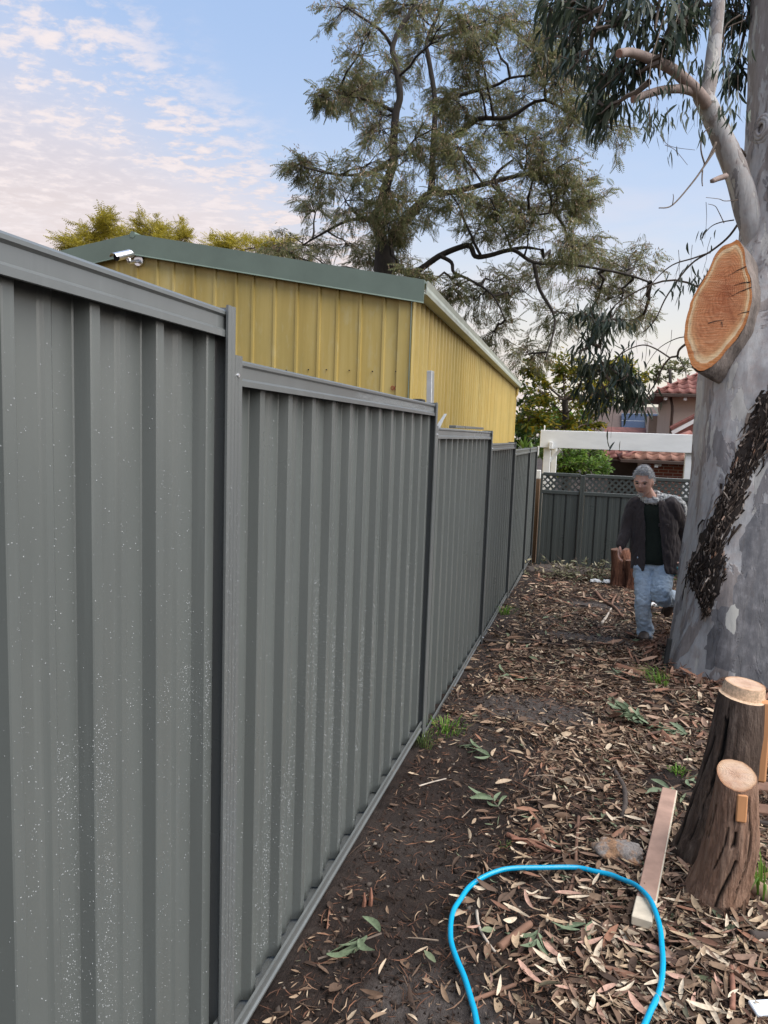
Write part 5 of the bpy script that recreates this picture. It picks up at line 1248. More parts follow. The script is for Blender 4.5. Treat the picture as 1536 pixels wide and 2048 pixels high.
M_BARKBIT = litmat('bark_bits', [(0, (.07, .045, .035)), (.4, (.16, .085, .058)), (.7, (.28, .14, .09)), (1, (.42, .30, .22))], .85, .25)
M_TWIGLIT = litmat('twig_litter', [(0, (.05, .035, .028)), (.6, (.14, .095, .07)), (1, (.33, .26, .20))], .85, .25)
parts_V, parts_F, nv = [], [], 0
def addlit(P, tmpl, smin, smax, lift, tilt, roll):
    global nv
    n = len(P); T = P.copy(); T[:, 2] += g6.uniform(lift[0], lift[1], n)
    V, F = stamp(*tmpl, T, frames(flat_dirs(n, tilt), g6.normal(0, roll, n)), g6.uniform(smin, smax, n))
    parts_V.append(V); parts_F.append(F + nv); nv += len(V)
def flush(name, mat, label):
    global parts_V, parts_F, nv
    o = link(name, fast_mesh(name, np.concatenate(parts_V), np.concatenate(parts_F), mat)); tag(o, label, 'litter', kind='stuff'); parts_V, parts_F, nv = [], [], 0
shapes = [curled(.17, .03, .04, .02), curled(.24, .06, .06, .04), curled(.15, -.05, .09, .03), curled(.30, .02, -.05, .05), curled(.20, .09, .03, -.03), curled(.38, .0, .03, .08, 3), curled(.12, -.03, .06, .01)]
for i, s_ in enumerate(shapes):
    addlit(scatter(480, 1.7, 4.6), s_, .045, .095, (.004, .030), .28, .65)
    addlit(scatter(1800, 1.7, 4.6), s_, .014, .055, (.003, .022), .28, .7)
    addlit(scatter(420, 4.2, 8.2), s_, .05, .11, (.004, .024), .24, .55); addlit(scatter(2000, 4.2, 8.2), s_, .018, .055, (.004, .02), .28, .7)
    addlit(scatter(1000, 8.0, 12.0), s_, .025, .08, (.004, .022), .22, .45)
    addlit(scatter(60, 1.7, 6, False), s_, .03, .085, (.004, .012), .15, .3); addlit(scatter(260, 1.7, 6, False), s_, .01, .03, (.002, .008), .3, .6)
flush('leaf_litter', M_LEAFLIT, 'dry tan gum leaves carpeting the dark soil between fence and tree')
sh = curled(.10, .05, .03, .01, 2)
addlit(scatter(9000, 1.7, 4.8), sh, .02, .06, (.0, .014), .25, .8); addlit(scatter(14000, 4.5, 12), sh, .03, .08, (.0, .014), .25, .8); addlit(scatter(13000, 1.7, 6, False), sh, .010, .05, (.0, .010), .25, .8); addlit(scatter(3000, 1.7, 5, False), curled(.05, .12, .05, .01, 3), .03, .09, (.002, .012), .2, .8); addlit(scatter(5000, 6, 12, False), sh, .02, .06, (.0, .010), .25, .8)
addlit(scatter(9000, 1.7, 5.5), curled(.06, .10, .05, .01, 2), .04, .10, (.002, .02), .2, .8)
flush('mulch_shreds', M_SHRED, 'fine dark bark shreds mixed through the soil')
bk = curled(.22, .03, .02, .05, 3)
addlit(scatter(700, 1.8, 5), bk, .03, .12, (.006, .03), .2, .5); addlit(scatter(900, 4.5, 11), bk, .06, .18, (.006, .03), .2, .5)
ring = []
for _ in range(900):
    an = r6.uniform(0, 6.28); rr = .84 + abs(r6.gauss(0, .16)); x, y = float(_cx[2]) + rr * math.cos(an), float(_cy[2]) + rr * math.sin(an); ring.append((x, y, gz(x, y)))
addlit(np.array(ring[:500]), bk, .05, .16, (.004, .07), .45, .8); addlit(np.array(ring[500:]), curled(.07, .05, .05, .01, 3), .06, .20, (.004, .06), .4, .8)
flush('bark_bits', M_BARKBIT, 'flat reddish scraps of bark scattered over the litter')
oc = [(1, 0, 0), (0, 1, 0), (-1, 0, 0), (0, -1, 0), (0, 0, .8), (0, 0, -.5)]; of = [(0, 1, 4), (1, 2, 4), (2, 3, 4), (3, 0, 4), (1, 0, 5), (2, 1, 5), (3, 2, 5), (0, 3, 5)]
oc = [(a * r6.uniform(.6, 1.2), b * r6.uniform(.6, 1.2), c) for a, b, c in oc]
P = scatter(9000, 1.7, 5.0, False); addlit(P, (oc, of), .002, .009, (-.001, .004), .5, 3); addlit(scatter(2200, 1.7, 5.2, False), (oc, of), .006, .020, (-.004, .005), .5, 3); addlit(scatter(5000, 5.0, 12.0, False), (oc, of), .004, .014, (-.002, .004), .5, 3)
M_CLOD = litmat('soil_clods', [(0, (.014, .010, .008)), (.5, (.034, .025, .021)), (.85, (.062, .048, .041)), (.97, (.12, .10, .085)), (1, (.26, .22, .18))], .95, .15)
flush('soil_clods', M_CLOD, 'small dark crumbs of soil over the bare ground')
tw = MB()
for (x, y, z) in scatter(1500, 1.8, 11.5):
    an = r6.uniform(0, 6.28); L = r6.uniform(.04, .16) * (1.5 if r6.random() < .2 else 1); d_ = Vector((math.cos(an), math.sin(an), r6.gauss(0, .12))) * L; p = Vector((x, y, z + r6.uniform(.008, .025)))
    tw.tube([p, p + d_ * .5 + Vector((r6.gauss(0, .008), r6.gauss(0, .008), .004)), p + d_], [.0026, .0022, .0013], 4, cap=False)
o = tw.build('twig_litter', M_TWIGLIT); tag(o, 'small broken twigs strewn across the litter', 'litter', kind='stuff')

# loose leaves lying on top, one object each
def solid(name, col, var=.3): return simple(name, col, .7, 70, var, .3, .002, src='pos')
HXY = [(q.x, q.y) for q in hp]
def in_loop(p):
    c = False; n_ = len(HXY)
    for i in range(n_):
        (x0, y0), (x1, y1) = HXY[i], HXY[(i + 1) % n_]
        if (y0 > p.y) != (y1 > p.y) and p.x < (x1 - x0) * (p.y - y0) / (y1 - y0) + x0: c = not c
    return c
KINDS = [('tan', (.36, .26, .165), 90, 'dry curled tan gum leaf lying loose around the blue hose', 'loose tan leaves around the hose'), ('cream', (.56, .46, .34), 90, 'pale cream dead gum leaf lying loose around the blue hose', 'loose cream leaves around the hose'),
         ('brown', (.20, .12, .08), 60, 'darker brown dead gum leaf lying loose around the blue hose', 'loose brown leaves around the hose'), ('pinkish', (.40, .24, .18), 35, 'pinkish dry gum leaf lying loose around the blue hose', 'loose pinkish leaves around the hose')]
for nm, col, n_, lab, grp in KINDS:
    mt = solid(nm + '_dead_leaf', col); ms = [new_mesh('fallen_leaf', *s_, mt, True) for s_ in (curled(.20, .04, .06, .04, 7), curled(.27, .07, .08, .06, 7), curled(.17, -.06, .10, .04, 7))]
    P = []
    while len(P) < n_:
        px, py = r6.uniform(900, 1530), r6.uniform(1640, 2046); p = on_ground(px, py)
        if r6.random() < litter_density(p.x, p.y) and p.x < .9 and math.hypot(p.x - b1.x, p.y - b1.y) > .14: P.append(p)
    for p in P:
        o = link('fallen_leaf', r6.choice(ms)); d_ = np.array([[math.cos(a := r6.uniform(0, 6.28)), math.sin(a), r6.gauss(.05, .15)]])
        o.rotation_euler = Matrix([list(map(float, q)) for q in frames(d_, np.array([r6.gauss(0, .35)]))[0]]).to_euler(); o.location = p + Vector((0, 0, r6.uniform(.016, .034))); o.scale = (r6.uniform(.05, .105),) * 3
        if in_loop(p): wh = 'inside the blue hose loop'
        elif p.x > .30: wh = 'near the sawn posts and stake'
        elif p.x < -.2 or p.y < 2.4: wh = 'between the blue hose and the fence'
        else: wh = 'just beyond the top of the hose loop'
        tag(o, lab.replace('around the blue hose', wh), 'leaf', grp.replace('around the hose', wh.replace('blue ', '')))
# green sprigs and the fallen leafy branch
M_GREENLF = solid('fresh_gum_leaf', (.125, .165, .095), .3); gm = [new_mesh('leaf', *s_, M_GREENLF, True) for s_ in (curled(.20, .10, .06, .04, 6), curled(.24, -.12, .08, .05, 6))]
def sprig(px, py, n_, spread, label, name='leaf_sprig', cat='sprig', lift=.03, hgt=.0, size=(.08, .13)):
    p = on_ground(px, py, lift * .4); o = empty(name, p, label, cat); an0 = r6.uniform(0, 6.28)
    st = [p + Vector((math.cos(an0) * spread * t, math.sin(an0) * spread * t, .012 + hgt * math.sin(math.pi * t))) for t in (-.9, -.4, .1, .6)]
    MB().tube(st, [.004, .0035, .003, .002], 5).build('twig', M_TWIG, o)
    for k in range(n_):
        t = r6.uniform(0, 3); i = min(int(t), 2); q = st[i].lerp(st[i + 1], t - i); l = link('leaf', r6.choice(gm), o)
        a = an0 + r6.uniform(-1.6, 1.6); dv_ = Vector((math.cos(a), math.sin(a), r6.gauss(.15 if hgt else .0, .25))).normalized(); sc_ = r6.uniform(*size)
        c = q + dv_ * sc_ * .5; c.z = max(c.z, gz(c.x, c.y) + .012); l.location = c - p
        l.rotation_euler = Matrix([list(map(float, w_)) for w_ in frames(np.array([tuple(dv_)]), np.array([r6.gauss(0, .5)]))[0]]).to_euler(); l.scale = (sc_,) * 3
    return o
sprig(1290, 1455, 60, .28, 'fallen leafy green gum branch lying left of the charred post', 'gum_branch', 'branch', .04, .07)
sprig(655, 1925, 3, .04, 'single fresh grey green sprig lying beside the fence bottom rail'); sprig(735, 1890, 5, .06, 'small cluster of green leaves on bare soil near the fence')
sprig(965, 1510, 8, .14, 'green gum leaf sprig beside the bare grey soil mound'); sprig(985, 1610, 6, .10, 'green leaf sprig on the edge of the dark soil'); sprig(1165, 1870, 4, .06, 'small green leaf sprig inside the hose loop'); sprig(1030, 1358, 7, .16, 'pale green sprig by the second fence bay end'); sprig(1400, 1575, 9, .10, 'grey green leaf sprig against the charred post', size=(.06, .10)); sprig(1330, 1590, 5, .05, 'green leaves tucked under the top of the timber stake')
sprig(1075, 1885, 5, .05, 'green leaf sprig in the lower half of the hose loop'); sprig(1240, 1352, 6, .10, 'green sprig in the litter left of the gum tree foot')
# grass tufts
M_GRASS = leafmat('fresh_grass', [(0, (.07, .16, .02)), (.6, (.13, .26, .035)), (1, (.24, .36, .07))], .5, .25); M_GRASSD = leafmat('dull_grass', [(0, (.05, .085, .025)), (1, (.13, .17, .055))], .6, .2)
def tuft(px, py, n_, h, rad, label, mat, lean=(0, 0)):
    p = on_ground(px, py, -.01); mb = MB()
    for k in range(n_):
        a = r6.uniform(0, 6.28); q = p + Vector((math.cos(a), math.sin(a), 0)) * rad * r6.random() ; L = h * r6.uniform(.5, 1.0); o_ = Vector((math.cos(a) * r6.uniform(.2, .9) + lean[0], math.sin(a) * r6.uniform(.2, .9) + lean[1], 0)); w_ = Vector((-math.sin(a), math.cos(a), 0)) * .0028
        m_ = q + o_ * L * .35 + Vector((0, 0, L * .65)); t_ = q + o_ * L * .95 + Vector((0, 0, L * r6.uniform(.55, .95)))
        mb.add([q - w_, q + w_, m_ + w_ * .9, m_ - w_ * .9, t_], [(0, 1, 2, 3), (3, 2, 4)])
    tag(mb.build('grass_tuft', mat), label, 'grass')
tuft(1318, 1372, 60, .20, .07, 'bright green grass tuft left of the gum tree foot', M_GRASS, (-.4, 0)); tuft(893, 1462, 90, .10, .12, 'low green weeds beside the second fence post', M_GRASS); tuft(848, 1492, 60, .12, .07, 'dull grass at the foot of the second fence post', M_GRASSD); tuft(1012, 1228, 50, .14, .10, 'green weeds against the third fence bay', M_GRASS, (.3, 0))
tuft(1522, 1795, 46, .30, .06, 'tall green grass blades beside the pale bare log', M_GRASS, (-.1, -.1)); tuft(1470, 1352, 40, .36, .06, 'long thin grass blades at the front of the gum tree foot', M_GRASS); tuft(1355, 1545, 70, .05, .06, 'tiny yellow green weed patch left of the charred post', M_GRASS); tuft(1075, 1118, 50, .22, .05, 'weeds at the base of the brown pergola post', M_GRASSD); tuft(1010, 1695, 18, .05, .04, 'small grass wisps by the split bark strip', M_GRASSD)
# brush pile by the back fence
bp = on_ground(1170, 1158); bo = empty('brush_pile', bp, 'low pile of leafy cut twigs heaped against the back fence', 'brush pile'); mb = MB(); T = []; D = []
for k in range(90):
    a = r6.uniform(0, 6.28); q = bp + Vector((r6.gauss(0, .30), r6.gauss(0, .16), .02)); q.z = gz(q.x, q.y) + .02; L = r6.uniform(.15, .5); e = q + Vector((math.cos(a) * L * .8, math.sin(a) * L * .5, r6.uniform(.03, .30))); mb.tube(seg_path(q, e, r6, 3, .1), [.005, .004, .003, .002], 4, cap=False)
    for j in range(7): t = r6.random(); c = q.lerp(e, t); T.append(tuple(c)); D.append((r6.gauss(0, 1), r6.gauss(0, 1), r6.gauss(0, .6)))
mb.build('twigs', M_TWIG, bo)['kind'] = 'stuff'
(a_, _) = leaf_cloud(np.array(T), np.array(D), gum_leaf(.28, .1, .06), (.05, .10), r6, None)
tag(link('leaves', fast_mesh('leaves', *a_, leafmat('dull_brush_leaf', [(0, (.06, .07, .035)), (.5, (.14, .14, .075)), (.8, (.26, .22, .13)), (1, (.42, .38, .28))], .6, .1)), bo), kind='stuff')
# sticks and bark strips that can be told apart
M_PALEST = simple('bleached_stick', (.42, .36, .30), .8, 30, .25, .2, .003); M_REDST = simple('red_brown_stick', (.22, .10, .065), .8, 30, .3, .25, .003); M_DKST = simple('dark_stick', (.055, .042, .036), .9, 30, .35, .3, .004)
def stick(pts, r0, r1, mat, label, lift=.016, name='stick', flat=1.0):
    p = catmull([on_ground(x, y, lift) for x, y in pts], 5); tag(MB().tube(p, [r0 + (r1 - r0) * i / (len(p) - 1) for i in range(len(p))], 8, flat=flat, jitter=.08, rg=r6).build(name, mat, None, True), label, 'stick')
stick([(1157, 1640), (1152, 1700), (1150, 1745), (1138, 1792)], .008, .006, M_OLDPL, 'brown crooked stick running under the top of the hose loop')
stick([(953, 1830), (958, 1862), (978, 1898), (1004, 1928)], .006, .004, M_PALEST, 'bent pale grey stick inside the left of the hose loop')
stick([(1013, 1676), (1050, 1692), (1095, 1706), (1140, 1716)], .011, .006, M_REDST, 'split red brown bark strip beside the rock', .018, 'bark_strip', .5); stick([(1022, 1690), (1065, 1694), (1110, 1714)], .006, .004, M_REDST, 'thin red splinter lying on the split bark strip', .03, 'bark_strip')
stick([(1226, 1545), (1246, 1578), (1250, 1610), (1244, 1642)], .014, .012, M_DKST, 'thick dark stick in the litter left of the timber stake'); stick([(968, 1284), (1030, 1288), (1090, 1289), (1125, 1297)], .011, .006, M_DKST, 'long dark stick lying across the path beyond the soil mound'); stick([(980, 1303), (1040, 1302), (1068, 1298)], .009, .006, M_OLDPL, 'brown stick parallel to the long dark stick')
stick([(1192, 1186), (1206, 1204), (1228, 1216), (1244, 1236)], .020, .012, M_OLDPL, 'forked brown branch lying in front of the red stump'); stick([(1233, 1191), (1224, 1208), (1228, 1218)], .014, .012, M_OLDPL, 'side arm of broken brown branch near the red stump'); stick([(1203, 1250), (1213, 1236), (1222, 1220)], .016, .010, M_PALEST, 'bleached white stick left of the man')
stick([(838, 1578), (864, 1570), (892, 1563)], .004, .003, M_PALEST, 'thin pale stick lying on dark soil by the fence'); stick([(940, 2012), (985, 1995), (1030, 1978)], .007, .006, M_OLDPL, 'brown stick crossing the lower left of the hose loop'); stick([(998, 1906), (1025, 1884), (1060, 1858)], .015, .013, M_OLDPL, 'short thick roll of brown bark inside the hose loop', .02); stick([(1461, 1950), (1464, 1995), (1463, 2036)], .008, .009, M_REDST, 'red brown stick lying below the front sawn post', .03)
stick([(1065, 1660), (1078, 1672), (1085, 1690)], .03, .022, M_BARKBIT, 'pinkish flake of bark beside the split strip', .014, 'bark_flake', .18); stick([(1228, 1335), (1265, 1345), (1285, 1352)], .035, .02, M_BARKBIT, 'broad tan flake of bark left of the gum tree foot', .016, 'bark_flake', .15); stick([(1232, 1405), (1262, 1432)], .035, .03, simple('cream_bark', (.50, .38, .26), .8, 20, .25, .2, .003), 'cream curled flake of bark behind the fallen green branch', .018, 'bark_flake', .2); stick([(1318, 1470), (1350, 1500)], .03, .02, M_BARKBIT, 'torn tan bark flake right of the fallen green branch', .018, 'bark_flake', .2)
stick([(1462, 1640), (1536, 1655), (1600, 1668)], .012, .010, M_DKST, 'dark stick behind the front sawn post'); stick([(1360, 1738), (1395, 1736)], .009, .008, M_OLDPL, 'short brown stick poking out from the front sawn post'); stick([(1500, 1880), (1545, 1884)], .02, .018, M_DKST, 'charred stick right of the front sawn post')
for i, (px, py, h) in enumerate(((727, 1812, .07), (740, 1812, .09))):
    p = on_ground(px, py, -.02); tag(MB().tube([p, p + Vector((.004, 0, h * .6)), p + Vector((.0, .004, h))], [.010, .008, .003], 6, jitter=.15, rg=r6).build('root_stub', M_REDST), ('shorter' if i == 0 else 'taller') + ' red brown root stub sticking out of the soil by the fence', 'stub')
# ------------------------------------------------------------------ walking man
r7 = random.Random(77)
MF = on_ground(1289, 1276)
MD = (MF - CAM).dot(CF)
man = empty('person', MF, 'person in brown open jacket, dark jumper, scarf and pale jeans walking past the gum tree', 'person')
F0, R0 = _F0, _R0
fd = (-F0 * .90 - R0 * .42).normalized(); ls = Vector((0, 0, 1)).cross(fd).normalized(); UPV = Vector((0, 0, 1))
def mp(px, py, dd=0.0): return at(px, py, MD + dd)
def loft(secs, n=32, cap=True, wob=0.0, freq=6, start=0.0, end=2 * math.pi, closed=True):
    """secs: (centre, side vector*halfwidth, front vector*halfdepth)"""
    v = []; f = []; m_ = n if closed else n + 1
    for c, A_, B_ in secs:
        for k in range(m_):
            t = start + (end - start) * k / n; ct, st = math.cos(t), math.sin(t)
            p = c + A_ * (abs(ct) ** .9 * (1 if ct >= 0 else -1)) + B_ * (abs(st) ** .9 * (1 if st >= 0 else -1))
            if wob: p += (p - c).normalized() * wob * mnoise.fractal(p * freq, .8, 2, 3)
            v.append(p)
    for i in range(len(secs) - 1):
        for k in range(n if closed else n): k2 = (k + 1) % m_ if closed else k + 1; f.append((i * m_ + k, i * m_ + k2, (i + 1) * m_ + k2, (i + 1) * m_ + k))
    if cap and closed: f += [tuple(reversed(range(m_))), tuple((len(secs) - 1) * m_ + k for k in range(m_))]
    return v, f
def tubes(*paths):
    mb = MB()
    for pts, rad in paths:
        p = catmull(pts, 5); rr = list(np.interp(np.linspace(0, 1, len(p)), np.linspace(0, 1, len(rad)), rad)); mb.tube(p, rr, 18)
        mb_end(mb, p[0], rr[0]); mb_end(mb, p[-1], rr[-1])
    return mb
def mb_end(mb, c, r):
    n, m_ = 12, 8; v = []; f = []
    for i in range(m_ + 1):
        ph = math.pi * i / m_
        for k in range(n): t = 2 * math.pi * k / n; v.append(c + Vector((math.sin(ph) * math.cos(t), math.sin(ph) * math.sin(t), math.cos(ph))) * r * .98)
    for i in range(m_):
        for k in range(n): f.append((i * n + k, i * n + (k + 1) % n, (i + 1) * n + (k + 1) % n, (i + 1) * n + k))
    mb.add(v, f)
def ell(mb, c, ax, ay, az, n=16, m_=10):
    v = []; f = []
    for i in range(m_ + 1):
        ph = math.pi * i / m_
        for k in range(n): t = 2 * math.pi * k / n; v.append(c + ax * (math.sin(ph) * math.cos(t)) + ay * (math.sin(ph) * math.sin(t)) + az * math.cos(ph))
    for i in range(m_):
        for k in range(n): f.append((i * n + k, i * n + (k + 1) % n, (i + 1) * n + (k + 1) % n, (i + 1) * n + k))
    mb.add(v, f)
def fuse(mb, name, mat, parent, voxel, smooth=2, wrinkle=0.0, wf=9.0, stretch=(1, 1, 1)):
    me = new_mesh(name, mb.v, mb.f); o = bpy.data.objects.new('tmp', me); COL.objects.link(o)
    m = o.modifiers.new('r', 'REMESH'); m.mode = 'VOXEL'; m.voxel_size = voxel
    if smooth: s_ = o.modifiers.new('s', 'SMOOTH'); s_.factor = .5; s_.iterations = smooth
    bpy.context.view_layer.update(); dg = bpy.context.evaluated_depsgraph_get(); me2 = bpy.data.meshes.new_from_object(o.evaluated_get(dg))
    bpy.data.objects.remove(o); me2.name = name; me2.materials.clear(); me2.materials.append(mat)
    if wrinkle:
        n_ = len(me2.vertices); co = np.empty(n_ * 3, np.float32); no = np.empty(n_ * 3, np.float32); me2.vertices.foreach_get('co', co); me2.vertices.foreach_get('normal', no); co = co.reshape(-1, 3); no = no.reshape(-1, 3)
        dd = np.array([mnoise.fractal(Vector((float(c_[0]) * stretch[0], float(c_[1]) * stretch[1], float(c_[2]) * stretch[2])) * wf, .8, 2, 3) for c_ in co], np.float32)
        me2.vertices.foreach_set('co', (co + no * (wrinkle * (np.abs(dd) * 1.4 - .4))[:, None]).ravel())
    me2.polygons.foreach_set('use_smooth', [True] * len(me2.polygons)); me2.update()
    return link(name, me2, parent)
def cloth(name, col, var=.15, scale=40, rough=.9, bump=.3):
    m = NM(name); n = m.noise(m.vec('pos'), scale, 4, .6); big = m.noise(m.vec('pos'), 6, 3, .6); wv = m.noise(m.vec('pos'), 500, 2, .5)
    c = m.ramp(m.math('ADD', m.math('MULTIPLY', n, .5), m.math('MULTIPLY', big, .5)), [(.35, tuple(q * (1 - var) for q in col)), (.65, tuple(q * (1 + var) for q in col))])
    m.bump(wv, bump, .002); m.b.inputs['Sheen Weight'].default_value = .15
    return m.fin(c, rough, spec=.2)
m = NM('skin'); n = m.noise(m.vec('pos'), 22, 4, .6); n2 = m.noise(m.vec('pos'), 90, 3, .6)
m.b.inputs['Subsurface Weight'].default_value = .08; m.b.inputs['Subsurface Scale'].default_value = .02
M_SKIN = m.bump(n2, .15, .002).fin(m.ramp(n, [(.32, (.60, .32, .235)), (.6, (.72, .43, .33)), (.8, (.68, .35, .26))]), .5, spec=.4)
M_JACKET = cloth('brown_wool_jacket', (.060, .048, .047), .2); M_JUMPER = cloth('dark_green_jumper', (.018, .024, .018), .2)
def denim():
    m = NM('faded_denim'); n = m.noise(m.vec('pos', (1, 1, .5)), 4.5, 3, .5); w_ = m.noise(m.vec('pos', (1, 1, .3)), 160, 3, .6)
    c = m.ramp(n, [(.25, (.38, .48, .60)), (.5, (.50, .60, .70)), (.75, (.62, .69, .76))]); c = m.mix(.35, c, m.ramp(w_, [(.35, .6), (.65, 1.0)]), 'MULTIPLY')
    m.bump(w_, .2, .002); return m.fin(c, .9, spec=.15)
M_JEANS = denim(); M_BOOT = simple('brown_leather_boot', (.055, .036, .028), .6, 20, .3, .2, .004)
# --- body: one continuous skin surface under the clothes
HC = mp(1287, 963, -.14); hf = (-F0 * .80 - R0 * .52 - UPV * .22).normalized(); hs = UPV.cross(hf).normalized(); hu = hf.cross(hs).normalized() if hf.cross(hs).z > 0 else hs.cross(hf).normalized()
def head_pt(th, ph, k=1.0):
    """th around (0 = side), ph from top; returns local (side, front, up)"""
    x, y, z = math.sin(ph) * math.cos(th), math.sin(ph) * math.sin(th), math.cos(ph)
    X, Y, Z_ = x * .082, y * .104, z * .140
    lo = max(0, -z); X *= 1 - .26 * lo ** 1.4; 
    if y > 0: Y *= 1 - .10 * lo ** 2 + .0
    else: Y *= 1 - .38 * lo ** 1.2
    if y > 0:
        zz = Z_ / .14; xx = X / .082
        Y += .030 * math.exp(-((xx / .17) ** 2) - ((zz + .16) / .13) ** 2)            # nose
        Y += .012 * math.exp(-((xx / .13) ** 2) - ((zz - .02) / .14) ** 2)
        Y += .008 * math.exp(-((zz - .17) / .07) ** 2) * math.exp(-(xx / .6) ** 2)     # brow
        Y -= .012 * (math.exp(-(((abs(xx) - .40) / .20) ** 2) - ((zz - .03) / .085) ** 2)) # eye sockets
        Y += .007 * math.exp(-((xx / .30) ** 2) - ((zz + .43) / .035) ** 2) + .006 * math.exp(-((xx / .27) ** 2) - ((zz + .53) / .04) ** 2) - .005 * math.exp(-((xx / .30) ** 2) - ((zz + .48) / .018) ** 2)
        Y += .014 * math.exp(-((xx / .35) ** 2) - ((zz + .80) / .16) ** 2)             # chin
        Y += .006 * math.exp(-(((abs(xx) - .55) / .22) ** 2) - ((zz + .18) / .16) ** 2)
    return HC + hs * (X * k) + hf * (Y * k) + hu * (Z_ * k)
hv = []; hfc = []; A_, B_ = 72, 60
for i in range(B_ + 1):
    for k in range(A_): hv.append(head_pt(2 * math.pi * k / A_, math.pi * i / B_))
for i in range(B_):
    for k in range(A_): hfc.append((i * A_ + k, i * A_ + (k + 1) % A_, (i + 1) * A_ + (k + 1) % A_, (i + 1) * A_ + k))
NB = mp(1303, 1004, -.04); CH = mp(1306, 1045, 0); WA = mp(1308, 1090, 0); PE = mp(1306, 1118, 0)
RS, RE, RW = mp(1266, 1012, .02), mp(1254, 1056, .05), mp(1242, 1091, -.02)
LS, LE, LW = mp(1347, 1014, -.10), mp(1369, 1072, -.03), mp(1360, 1121, -.10)
RH, RK, RA = mp(1288, 1120, .0), mp(1287, 1196, -.08), Vector((MF.x, MF.y, MF.z + .07)) 
LH, LK, LA = mp(1327, 1122, -.02), mp(1323, 1192, -.20), mp(1351, 1198, .14)
body = MB(); body.add(hv, hfc)
ell(body, HC + hs * .080 - hu * .012 - hf * .008, hs * .012, hf * .022 , hu * .034); ell(body, HC - hs * .080 - hu * .012 - hf * .008, hs * .012, hf * .022, hu * .034)
def addt(*a): 
    q = tubes(*a); body.add(q.v, q.f)
addt(([HC - hu * .06 - hf * .02, NB + UPV * .01, NB - UPV * .06], [.056, .060, .07]))
v, f = loft([(NB - UPV * .03, ls * .10, fd * .07), (CH + UPV * .10, ls * .15, fd * .09), (CH, ls * .155, fd * .10), (WA, ls * .13, fd * .09), (PE, ls * .115, fd * .08), (PE - UPV * .08, ls * .08, fd * .06)]); body.add(v, f)
addt(([RS, RE, RW], [.05, .042, .030]), ([LS, LE, LW], [.05, .042, .030]), ([RH, RK, RA], [.06, .045, .034]), ([LH, LK, LA], [.06, .045, .034]))
def hand(w, dirv, palm_n, curl, thumb_side, s=1.0):
    d = dirv.normalized(); n_ = (palm_n - d * palm_n.dot(d)).normalized(); sd_ = d.cross(n_).normalized() * thumb_side
    ell(body, w + d * .052 * s, sd_ * .040 * s, n_ * .018 * s, d * .058 * s); addt(([w - d * .02, w + d * .02], [.028, .026]))
    for i, (off, L) in enumerate(((.028, .072), (.010, .082), (-.009, .076), (-.027, .060))):
        b0 = w + d * .085 * s + sd_ * off * s; c1 = curl * (1 + .08 * i); p1 = b0 + (d * math.cos(c1 * .5) + n_ * math.sin(c1 * .5)) * L * .45 * s; p2 = p1 + (d * math.cos(c1 * 1.3) + n_ * math.sin(c1 * 1.3)) * L * .32 * s; p3 = p2 + (d * math.cos(c1 * 2) + n_ * math.sin(c1 * 2)) * L * .25 * s
        q = MB().tube([b0 - d * .02, b0, p1, p2, p3], [.010, .0095, .0090, .0082, .0065], 8); body.add(q.v, q.f)
    t0 = w + d * .025 * s + sd_ * .030 * s; t1_ = t0 + (d * .6 + sd_ * .55 + n_ * .25) * .045 * s; t2_ = t1_ + (d * .85 + n_ * .4) * .035 * s
    q = MB().tube([t0 - sd_ * .01, t0, t1_, t2_], [.012, .012, .0105, .0075], 8); body.add(q.v, q.f)
rhd = mp(1237, 1112, -.04) - RW; hand(RW, rhd, ls, .55, 1, 1.05)
lhd = mp(1352, 1146, -.14) - LW; hand(LW, lhd, -ls, .85, -1, 1.05)
for a_, t_ in ((RA, fd), (LA, (-UPV * .9 + fd * .3 + F0 * .1))): addt(([a_, a_ + t_ * .03], [.028, .024]))
fuse(body, 'body', M_SKIN, man, .0045, 1)
# --- face details
M_BROW = simple('grey_brow', (.16, .14, .13), .8, 30, .2, 0); M_EYE = simple('eye_dark', (.03, .022, .02), .25, 10, .1, 0); M_HAIR = litmat('grey_hair', [(0, (.26, .255, .255)), (.35, (.52, .515, .51)), (.75, (.74, .735, .73)), (1, (.88, .87, .86))], .6, .4)
for s_ in (-1, 1):
    q = MB(); ell(q, HC + hs * (s_ * .033) + hf * .0905 + hu * .004, hs * .015, hf * .008, hu * .0065); q.build('eye', M_EYE, man, True)
    q = MB(); c = HC + hs * (s_ * .035) + hf * .0985 + hu * .0235; q.tube([c - hs * .018 * s_ + hf * .003, c + hu * .003, c + hs * .020 * s_ - hf * .010 - hu * .003], [.004, .0055, .0035], 6); q.build('eyebrow', M_BROW, man, True)
c = HC + hf * .1035 - hu * .067; MB().tube([c - hs * .024 - hf * .009, c + hf * .001, c + hs * .024 - hf * .009], [.003, .0045, .003], 6).build('mouth', simple('lip', (.20, .085, .07), .6, 20, .1, 0), man, True)
